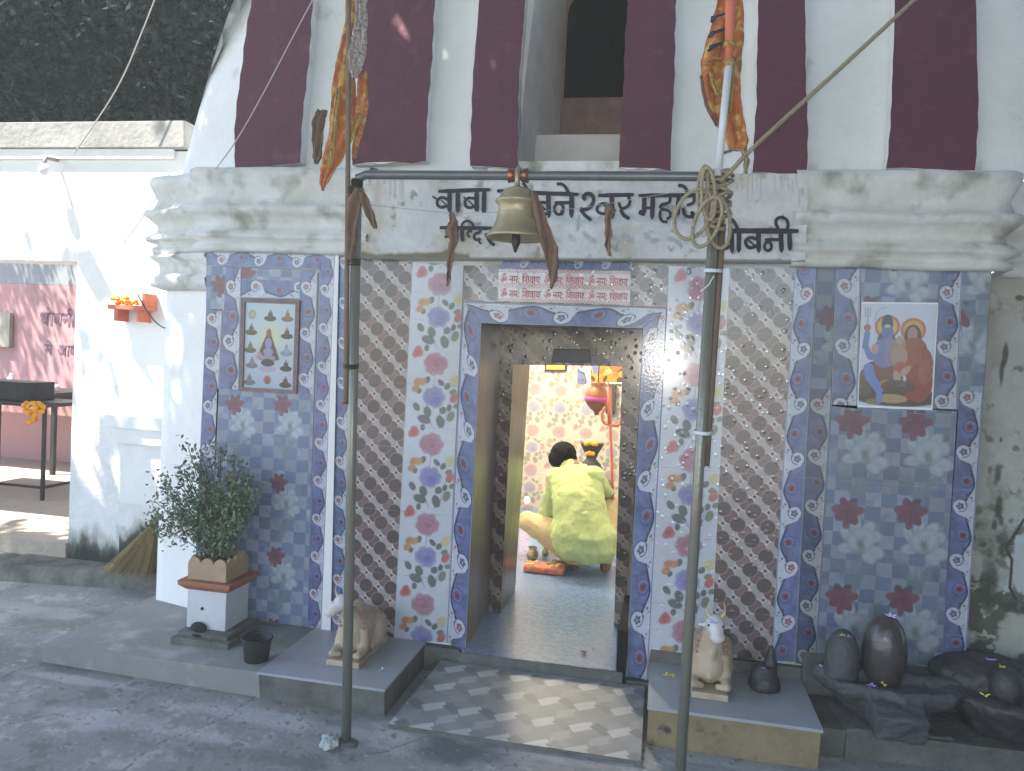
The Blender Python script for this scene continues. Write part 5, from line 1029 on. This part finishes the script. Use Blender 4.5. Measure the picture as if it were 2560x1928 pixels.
# crumpled plastic at the pole foot
mb = MB(); 
for kk in range(9): mb.ell(G(828+random.uniform(-20, 18), 1852+random.uniform(-12, 12), .02), (.022, .018, .018), Matrix.Rotation(kk, 3, 'X'), 8, 6)
o = mb.remesh('plastic_bag', NM('crumpled_plastic', (.50, .54, .54), .35, .5, 30, (.32, .36, .35), .6, 60), None, .006, 1, .03, .018); tag(o, 'crumpled pale plastic bag at the foot of the left pole', 'bag')
# ================================================================== stones on the right
zR = .125
sb = empty('black_stone_idol', tuple(G(1910, 1728, .172)+[0, .03, 0]), 'small black stone idol with a pointed top on the right slab', 'idol'); qx, qy = float(G(1912, 1728, .172)[0]), 3.345
mb = MB(); mb.lathe((qx, qy, .171), [(0, 0), (.062, 0), (.068, .02), (.060, .05), (.045, .07), (.05, .085), (.04, .10), (0, .102)], 20); mb.ell((qx-.03, qy-.02, .225), (.03, .03, .04)); mb.remesh('base', M['stone'], sb, .006, 2, .008, .03)
MB().lathe((qx+.02, qy, .26), [(.0, 0), (.028, 0), (.026, .03), (.016, .055), (.010, .085), (.004, .10), (0, .102)], 16).build('peak', M['stone'], sb, True)
bs = empty('stone_basin', (.96, 3.30, zR), 'wide black stone basin with a worn spout, carrying two upright stones', 'stone basin')
mb = MB(); mb.lathe((.96, 3.34, zR), [(.0, .0), (.16, .0), (.17, .03), (.22, .075), (.285, .115), (.300, .15), (.285, .165), (.24, .160), (.20, .145), (0, .145)], 8, sq=.62)
mb.hexa([(.86, 3.09, zR+.005), (1.03, 3.09, zR+.005), (1.03, 3.25, zR+.005), (.86, 3.25, zR+.005), (.845, 3.05, zR+.11), (1.04, 3.05, zR+.11), (1.04, 3.25, zR+.15), (.845, 3.25, zR+.15)])
mb.cap((.70, 3.33, .285), (1.22, 3.35, .275), .03, .03); mb.remesh('basin', M['stone_l'], bs, .008, 3, .022, .06)
MB().rbox((.96, 3.32, .06), .20, .13, .065, .1).build('footing', M['conc_d'], bs, bevel=.01)
o = MB().lathe((.772, 3.31, .268), [(0, -.02), (.064, -.01), (.066, .02), (.064, .10), (.058, .14), (.044, .175), (.022, .195), (0, .20)], 26).build('upright_stone', M['stone_l'], None, True); tag(o, 'short round topped black stone standing left in the basin', 'shrine stone', 'upright shrine stones')
o = MB().lathe((.935, 3.33, .270), [(0, -.02), (.062, -.01), (.075, .03), (.083, .08), (.085, .13), (.079, .18), (.064, .225), (.040, .255), (.018, .267), (0, .27)], 30).build('upright_stone', NM('brown_black_stone', (.075, .060, .058), .28, .6, 9, (.03, .026, .026), .15, 40, spec=.6), None, True); tag(o, 'tall oval polished brown-black stone standing in the basin', 'shrine stone', 'upright shrine stones')
b2 = empty('stone_basin', (1.42, 3.33, zR), 'dark stone basin cut off by the right edge of the view', 'stone basin')
mb = MB(); mb.lathe((1.44, 3.35, zR), [(0, 0), (.18, 0), (.20, .04), (.26, .10), (.27, .14), (.24, .155), (0, .15)], 12, sq=.7); mb.ell((1.36, 3.44, .30), (.22, .14, .09)); mb.remesh('basin', M['stone'], b2, .008, 3, .03, .07)
o = MB().lathe((1.375, 3.30, .26), [(0, -.02), (.060, -.01), (.062, .06), (.052, .10), (.032, .125), (0, .132)], 24).build('upright_stone', M['stone'], None, True); tag(o, 'squat black stone in the right hand basin', 'shrine stone', 'upright shrine stones')
# ================================================================== floor mat of pavers
mc = [G(1102, 1652, .072), G(1613, 1696, .072), G(1603, 1893, .022), G(976, 1803, .022)]
mc[0][1] = mc[1][1] = 3.445; mc[2][1] = mc[3][1] = 2.885
mp = Pan([mc[0], mc[1], mc[2], mc[3]], .003, 'xy'); n1 = vnoise(mp.a, mp.b, 12, 4, 3); mp.c = np.array((.29, .295, .285))*(.85+.3*n1[..., None])
ox, oy, sx_, sy_ = -.702, 3.383, .1535, .163
def rect(cx_, cy_, L_, W_, ang, col, al=1.):
    kx = mp.win(cx_, cy_, L_)
    if not len(kx[0]): return
    A = mp.a[kx]-cx_; B = mp.b[kx]-cy_; c, s = math.cos(ang), math.sin(ang); p_ = np.abs(A*c+B*s); q_ = np.abs(-A*s+B*c)
    m = np.clip((L_/2-p_)/.003+.5, 0, 1)*np.clip((W_/2-q_)/.003+.5, 0, 1)*al; mp.c[kx] = mp.c[kx]*(1-m)[:, None]+np.array(col)*m[:, None]
Rm_ = random.Random(3)
for i in range(-4, 8):
    for j in range(-5, 3):
        x, y = ox+i*sx_+(.0 if j % 1 else 0), oy+j*sy_; v = Rm_.uniform(.9, 1.08)
        rect(x, y, .098, .052, .55, tuple(c*v for c in (.52, .52, .50))); v = Rm_.uniform(.85, 1.1)
        rect(x+sx_*.5, y+sy_*.5, .098, .052, .55, tuple(c*v for c in (.36, .365, .355))); rect(x+sx_*.5, y, .085, .048, -.7, tuple(c*v for c in (.235, .24, .24))); rect(x, y+sy_*.5, .085, .048, -.7, (.265, .27, .265), .8)
mo = empty('tiled_ramp', (-.5, 3.1, 0), 'low tiled ramp with basket weave paver pattern before the doorway', 'ramp')
mp.build('paver_tiles', T['mat'], mo)
c_ = [np.array(v) for v in mc]; D = np.array([0, 0, .001]); lo = [np.array([v[0], v[1], -.01]) for v in mc]
MB().add([*(v-D for v in c_), *lo], [(0, 1, 5, 4), (1, 2, 6, 5), (2, 3, 7, 6), (3, 0, 4, 7)]).build('edge', M['conc_d'], mo)
# ================================================================== inside the shrine
def UI(x, y, Y): return U(x, y, Y)
# hanging copper pot
kq = U(1493, 1000, 5.6); kp = pxm(5.6); hp = empty('hanging_pot', tuple(kq+[0, 0, .12]), 'round copper pot with a purple band hanging above the shrine', 'pot')
MB().lathe(tuple(kq), [(.0, -38*kp), (5*kp, -36*kp), (8*kp, -28*kp), (18*kp, -20*kp), (29*kp, -6*kp), (31*kp, 8*kp), (28*kp, 20*kp), (17*kp, 30*kp), (14*kp, 36*kp), (20*kp, 42*kp), (18*kp, 43*kp), (0, 40*kp)], 28).build('pot_body', M['copper'], hp, True)
MB().lathe(tuple(kq), [(30.6*kp, -2*kp), (31.8*kp, 0), (31.8*kp, 5*kp), (30.9*kp, 7*kp)], 28).build('band', NM('purple_band', (.42, .06, .30), .5), hp, True)
MB().tube([kq+[0, 0, 40*kp], kq+[0, 0, .9]], .004, 6).build('chain', M['darkmetal'], hp)
# trident
tq = empty('trident', tuple(G(1535, 1400, .12)), 'orange trident standing at the right of the shrine room', 'trident'); YT_ = 5.3
MB().tube([U(1535, 1385, YT_), U(1531, 1200, YT_), U(1526, 1055, YT_), U(1523, 968, YT_)], [.011, .010, .010, .016], 10).build('shaft', M['orange'], tq, True)
for pp in ([(1525, 1062), (1508, 1058), (1503, 1035), (1514, 1018)], [(1525, 1062), (1548, 1066), (1556, 1040), (1552, 1018)]): MB().tube(smooth(pts3(pp, YT_), 3), .011, 8).build('prong', M['orange'], tq, True)
MB().tube(pts3([(1524, 1060), (1522, 985), (1520, 950)], YT_), [.014, .012, .002], 8).build('prong', M['orange'], tq, True)
# draped black idol
YI = 6.0; ki = pxm(YI); iq = U(1477, 1165, YI); di = empty('draped_idol', (iq[0], YI, .12), 'black draped idol with a flared hood and orange flowers', 'idol')
MB().lathe((iq[0], YI, iq[2]), [(0, -60*ki), (34*ki, -60*ki), (32*ki, -10*ki), (26*ki, 0), (24*ki, 6*ki), (17*ki, 12*ki), (12*ki, 18*ki), (16*ki, 30*ki), (26*ki, 48*ki), (29*ki, 56*ki), (24*ki, 55*ki), (0, 50*ki)], 26, sq=.6).build('drape', M['stone'], di, True)
mb = MB()
for x, y in ((1468, 1135), (1474, 1133), (1482, 1135), (1465, 1110), (1473, 1108), (1482, 1110), (1490, 1111)): mb.ell(U(x, y, YI-.11), (.018, .014, .018), n=8, m=6)
mb.build('flowers', M['yellow'], di, True); MB().rbox((iq[0], YI, .35), .16, .13, .22).build('stand', M['stone'], di, bevel=.01)
# pictures on the back wall
def wallpic(x0, x1, y0, y1, name, label, paint, fm):
    Y = 6.985; e = empty(name, tuple(U((x0+x1)/2, y1, Y)), label, 'picture')
    q = pq([(x0, y0), (x1, y0), (x1, y1), (x0, y1)], Y-.012); MB().add([*pq([(x0-4, y0-4), (x1+4, y0-4), (x1+4, y1+4), (x0-4, y1+4)], Y-.010), *pq([(x0-4, y0-4), (x1+4, y0-4), (x1+4, y1+4), (x0-4, y1+4)], Y+.012)], [(0, 3, 2, 1), (0, 1, 5, 4), (1, 2, 6, 5), (2, 3, 7, 6), (3, 0, 4, 7)]).build('frame', fm, e)
    p = Pan(q, .004); paint(p); p.build('print', T['gloss'], e)
def pa(p): p.c[:] = (.78, .50, .10)
wallpic(1366, 1412, 880, 924, 'framed_picture', 'plain yellow picture in a black frame on the back wall', pa, M['iron'])
def pbk(p):
    p.c[:] = (.55, .30, .06); g = random.Random(4)
    for kk in range(40): p.ell(p.a.min()+g.random()*p.w, p.b.min()+g.random()*p.h, .03*g.random()+.01, .03, g.random()*3, g.choice([(.6, .38, .08), (.10, .05, .03), (.5, .2, .05), (.68, .5, .2)]), .9)
    p.ell(p.a.min()+.05, p.b.mean(), .035, .14, .1, (.16, .22, .50)); p.ell(p.a.min()+p.w*.78, p.b.mean()+.02, .075, .13, 0, (.62, .12, .06)); p.ell(p.a.min()+p.w*.78, p.b.mean()-.05, .05, .05, 0, (.66, .2, .08))
wallpic(1476, 1562, 840, 956, 'framed_picture', 'colourful orange and blue devotional print in a white frame on the back wall', pbk, M['plastic'])
o = MB().box(float(U(1518, 965, 6.97)[0]), float(U(1541, 965, 6.97)[0]), 6.93, 6.995, float(U(1530, 1035, 6.97)[2]), float(U(1530, 962, 6.97)[2])).build('opening_block', M['stone'], bevel=.006); tag(o, 'black block for the dark opening in the back wall behind the copper pot', 'box')  # dark opening in the wall, built as a black block
q = U(1317, 1250, 6.6); o = MB().ell(q, (.022, .022, .03)).build('oil_lamp', M['ember'], None, True); tag(o, 'small glowing red lamp at the left of the shrine room', 'lamp')
# plaque over the inner door
o = MB().hexa([*[tuple(v) for v in pq([(1378, 906), (1478, 907)], YF-.02)], *[tuple(v+np.array([0, .017, 0])) for v in pq([(1478, 907), (1378, 906)], YF-.02)], *[tuple(v) for v in pq([(1384, 872), (1472, 874)], YF-.02)], *[tuple(v+np.array([0, .017, 0])) for v in pq([(1472, 874), (1384, 872)], YF-.02)]]).build('plaque', NM('dark_plaque', (.13, .12, .115), .4, .6, 30, (.06, .06, .062)), temple, bevel=.004)
# bulb
lb = empty('ceiling_bulb', (-1.0, 5.75, 2.7), 'glowing bulb on the shrine room ceiling', 'lamp'); MB().tube([(-1.0, 5.75, 2.7), (-1.0, 5.75, 2.42)], .012, 8).build('cord', M['iron'], lb); 
# tray with brass pots
tq0 = G(1358, 1436, .122); tr = empty('offering_tray', (tq0[0], tq0[1]+.05, .12), 'orange cloth covered tray of offerings on the shrine floor', 'tray')
tw = float(G(1412, 1436, .12)[0]-G(1305, 1436, .12)[0])/2; mb = MB(); mb.rbox((tq0[0], tq0[1]+.07, .145), tw, .075, .022); mb.remesh('tray_body', M['traycloth'], tr, .008, 3, .02, .04)
mb = MB()
for kk in range(9): mb.ell((tq0[0]+random.uniform(-.11, .1), tq0[1]+.06+random.uniform(-.04, .05), .17), (.016, .014, .012), n=8, m=6)
mb.build('flower_offering', M['horn'], tr, True)
def lota(px, py, s, lab):
    q = G(px, py, .122); 
    o = MB().lathe((q[0], q[1]+.03, .121), [(0, 0), (.020*s, 0), (.034*s, .015*s), (.037*s, .035*s), (.026*s, .055*s), (.018*s, .062*s), (.029*s, .076*s), (.026*s, .077*s), (.012*s, .06*s), (0, .058*s)], 20).build('brass_pot', M['brass'], None, True); tag(o, lab, 'pot', 'small brass pots')
lota(1329, 1402, 1.15, 'larger brass pot standing behind the tray at the left'); lota(1362, 1390, .75, 'small dark brass pot in the middle behind the tray'); lota(1384, 1428, .85, 'small brass pot at the right end of the tray'); lota(1370, 1430, .7, 'smallest brass cup resting near the right end of the tray')
# ================================================================== the person
per = empty('person', tuple(G(1440, 1440, .12)+[0, .05, 0]), 'squatting person seen from behind in a lime green shirt and khaki trousers', 'person')
A = lambda x, y, Y: U(x, y, Y)
hipL, hipR = A(1432, 1350, 5.02), A(1500, 1350, 5.02); knL, knR = A(1316, 1302, 5.32), A(1528, 1262, 5.36); anL, anR = A(1437, 1412, 5.02), A(1513, 1408, 5.06)
body = MB(); hc = A(1409, 1138, 5.33); body.ell(hc, (.077, .095, .090)); nk = A(1440, 1175, 5.22); body.cap(hc+[.02, -.02, -.04], nk, .052, .058)
body.ell(hc+[-.01, .075, -.02], (.035, .03, .05)); body.ell(hc+[.0, .10, -.015], (.013, .018, .02)); body.ell(hc+[.078, .01, -.01], (.012, .022, .03)); body.ell(hc+[-.078, .01, -.01], (.012, .022, .03))
body.cap(nk, A(1450, 1230, 5.12), .05, .09); body.cap(A(1450, 1230, 5.12), A(1450, 1300, 5.1), .09, .10); body.cap(A(1450, 1300, 5.1), (hipL+hipR)/2, .10, .11)
shL, shR = A(1386, 1195, 5.17), A(1492, 1190, 5.17); elL, elR = A(1364, 1292, 5.28), A(1522, 1238, 5.36); wrL, wrR = A(1372, 1268, 5.50), A(1488, 1262, 5.56)
for a_, c_, d_ in ((shL, elL, wrL), (shR, elR, wrR)):
    body.cap(a_, c_, .043, .036); body.cap(c_, d_, .034, .024); f = (d_-c_)/np.linalg.norm(d_-c_); pm = d_+f*.04; body.cap(d_, pm, .024, .028); sd_ = np.cross(f, [0, 0, 1]); sd_ /= np.linalg.norm(sd_)
    for i, Lf in enumerate((.062, .072, .068, .054)): b0 = pm+f*.025+sd_*(-.024+.016*i); b1 = b0+f*Lf*.5+np.array([0, 0, -.008]); body.cap(b0, b1, .0095, .0088); body.cap(b1, b1+f*Lf*.4+np.array([0, 0, -.022]), .0088, .007)
    t0 = d_+f*.01-sd_*.024; body.cap(t0, t0+f*.035-sd_*.02+np.array([0, 0, -.01]), .011, .010); body.cap(t0+f*.035-sd_*.02+np.array([0, 0, -.01]), t0+f*.06-sd_*.015+np.array([0, 0, -.02]), .010, .008)
for kn, hp_, an in ((knL, hipL, anL), (knR, hipR, anR)): body.cap(hp_, kn, .075, .055); body.cap(kn, an, .052, .036)
# feet: bare, heels raised a little, toes spread
for an, tox, lab in ((anL, -.085, 0), (anR, .0, 1)):
    heel = an+np.array([0, -.02, -.05]); heel[2] = max(heel[2], .165); ball = an+np.array([tox, .13, 0]); ball[2] = .142; body.cap(an, heel, .036, .034)
    body.cap(heel, ball, .034, .026)
    for i in range(5): b0 = ball+np.array([-.028+.014*i, .01, -.004]); body.cap(b0, b0+np.array([tox*.25, .045-.006*abs(i-1), -.006]), .0105 if i else .014, .0085)
body.remesh('body', M['skin'], per, .0075, 2)
hair = MB(); hair.ell(hc+[-.0, -.020, .010], (.092, .100, .088)); hair.ell(hc+[-.035, -.045, -.02], (.066, .07, .062)); hair.ell(hc+[.035, -.04, -.015], (.064, .06, .062))
for kk in range(46):
    t = random.uniform(0, 6.28); q = random.uniform(.2, 1); hair.ell(hc+np.array([.082*q*math.cos(t), -.055-.05*(1-q), .078*q*math.sin(t)]), (.012, .016, .020), n=8, m=6)
hair.remesh('hair', M['hair'], per, .006, 1, .012, .02)
tr_ = MB()
tr_.cap(hipL, knL, .105, .070); tr_.cap(hipR, knR, .100, .072); tr_.cap(knL, anL+[0, 0, .035], .068, .056); tr_.cap(knR, anR+[0, 0, .035], .070, .052); tr_.cap(hipL+[.02, .02, 0], hipR, .11, .11)
tr_.cap(knL, hipL+[-.02, .05, -.07], .07, .085); tr_.remesh('trousers', M['trous'], per, .010, 4, .016, .07)
sh_ = MB()
def ring_(c, rx, ry, n=20): return [(c[0]+rx*math.cos(t), c[1]+ry*math.sin(t), c[2]) for t in np.linspace(0, 2*math.pi, n+1)[:-1]]
secs = [(A(1462, 1398, 5.0), .155, .13), (A(1462, 1370, 4.99), .215, .165), (A(1461, 1335, 4.99), .222, .17), (A(1455, 1300, 5.02), .192, .155), (A(1449, 1262, 5.06), .180, .145), (A(1443, 1225, 5.11), .178, .135), (A(1440, 1195, 5.16), .168, .115), (A(1440, 1174, 5.20), .120, .09), (A(1443, 1160, 5.24), .062, .065)]
V = []; 
for c, rx, ry in secs: V += ring_(c, rx, ry)
F = [(i*20+j, i*20+(j+1) % 20, (i+1)*20+(j+1) % 20, (i+1)*20+j) for i in range(len(secs)-1) for j in range(20)]+[tuple(range(20))[::-1], tuple(range((len(secs)-1)*20, len(secs)*20))]
sh_.add(V, F)
sh_.cap(shL+[.03, 0, 0], elL, .070, .062); sh_.cap(elL, elL*.4+wrL*.6, .060, .045); sh_.cap(shR+[-.03, 0, 0], elR*.8+shR*.2, .068, .055); sh_.ell(shL+[.02, 0, .0], (.075, .075, .07)); sh_.ell(shR+[-.02, 0, 0], (.075, .075, .07))
sh_.cap(nk+[0, .02, -.02], nk*.45+hc*.55+[.012, -.04, -.035], .078, .066)
sh_.remesh('shirt', M['shirt'], per, .008, 4, .030, .085)
cq = nk*.5+hc*.5+np.array([.012, -.045, -.030]); co_ = MB(); co_.tube([cq+np.array([.064*math.cos(t), .058*math.sin(t), -.012*math.sin(t)]) for t in np.linspace(0, 6.283, 22)], .011, 8); co_.build('collar', M['shirt'], per, True)
# crease lines down the back of the shirt
for i, pp in enumerate(([(1446, 1172), (1455, 1200), (1462, 1225)], [(1490, 1210), (1478, 1235), (1462, 1252)], [(1405, 1200), (1402, 1240), (1404, 1290)], [(1408, 1345), (1422, 1368), (1430, 1385)])): pass
# ================================================================== trees
def tree(name, loc, label, zones, n, size, seed, trunk, mat, group=None):
    """zones: boxes (x0,x1,y0,y1,z0,z1) the crown fills with leaf clumps"""
    e = empty(name, loc, label, 'tree', group); g = np.random.default_rng(seed); C = []
    vol = [abs((z[1]-z[0])*(z[3]-z[2])*(z[5]-z[4])) for z in zones]; tot = sum(vol)
    for z, v in zip(zones, vol):
        m = int(700*v/tot)+4; c = np.stack([g.uniform(z[0], z[1], m), g.uniform(z[2], z[3], m), g.uniform(z[4], z[5], m)], 1); C.append(c)
    C = np.concatenate(C); link('crown', leafquads(C, n, .30, size, .5, seed, .0), mat, e)
    x, y, _ = loc; mb = MB(); top = trunk[1]; mb.tube(smooth([(x, y, -.1), (x+.1, y+.05, top*.4), (x, y+.1, top)], 3), [.34-.14*i/24 for i in range(len(smooth([(0, 0, 0)]*3, 3)))], 14)
    for kk in range(9):
        c = C[g.integers(0, len(C))]; mb.tube(smooth([(x, y, top*.75), (x*.5+c[0]*.5, y*.5+c[1]*.5, top+.3), tuple(c)], 3), [.13-.10*i/24 for i in range(len(smooth([(0, 0, 0)]*3, 3)))], 8)
    mb.build('trunk', M['bark'], e, True); return e
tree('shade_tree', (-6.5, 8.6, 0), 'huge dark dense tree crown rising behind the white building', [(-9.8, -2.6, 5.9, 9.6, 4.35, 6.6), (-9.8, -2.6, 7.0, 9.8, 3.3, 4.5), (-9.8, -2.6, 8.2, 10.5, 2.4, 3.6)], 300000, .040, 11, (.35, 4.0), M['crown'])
tree('shade_tree', (-1.2, -3.6, 0), 'unseen broad tree behind the viewer whose crown shades the forecourt', [(-7.2, 4.5, -4.2, 1.9, 5.3, 6.4), (-7.2, 4.5, 1.5, 2.4, 5.3, 5.7), (-3.7, 4.5, 1.6, 3.0, 5.3, 6.5)], 150000, .12, 12, (.35, 4.9), M['crown'])  # unseen tree, crown zones laid out to shade the facade

o = MB().box(2.75, 2.95, -1.5, 3.55, 0, 3.6).build('added_side_wall', M['conc_d']); tag(o, 'unseen grey wall added beyond the right edge to darken that side', 'wall')  # unseen wall added to block sky light from the right

# added haze volume imitating lens veil; lifts the dark tones
hz = MB().box(-26, 26, -26, 26, -1.2, 9.5).build('haze', None); tag(hz, kind='stuff'); hm = bpy.data.materials.new('veil_haze'); hm.use_nodes = True; hn = hm.node_tree; hn.nodes.clear()
ho_ = hn.nodes.new('ShaderNodeOutputMaterial'); hv = hn.nodes.new('ShaderNodeVolumePrincipled'); hv.inputs['Density'].default_value = .0030; hv.inputs['Color'].default_value = (.78, .90, 1, 1); hn.links.new(hv.outputs[0], ho_.inputs['Volume']); hz.data.materials.append(hm)
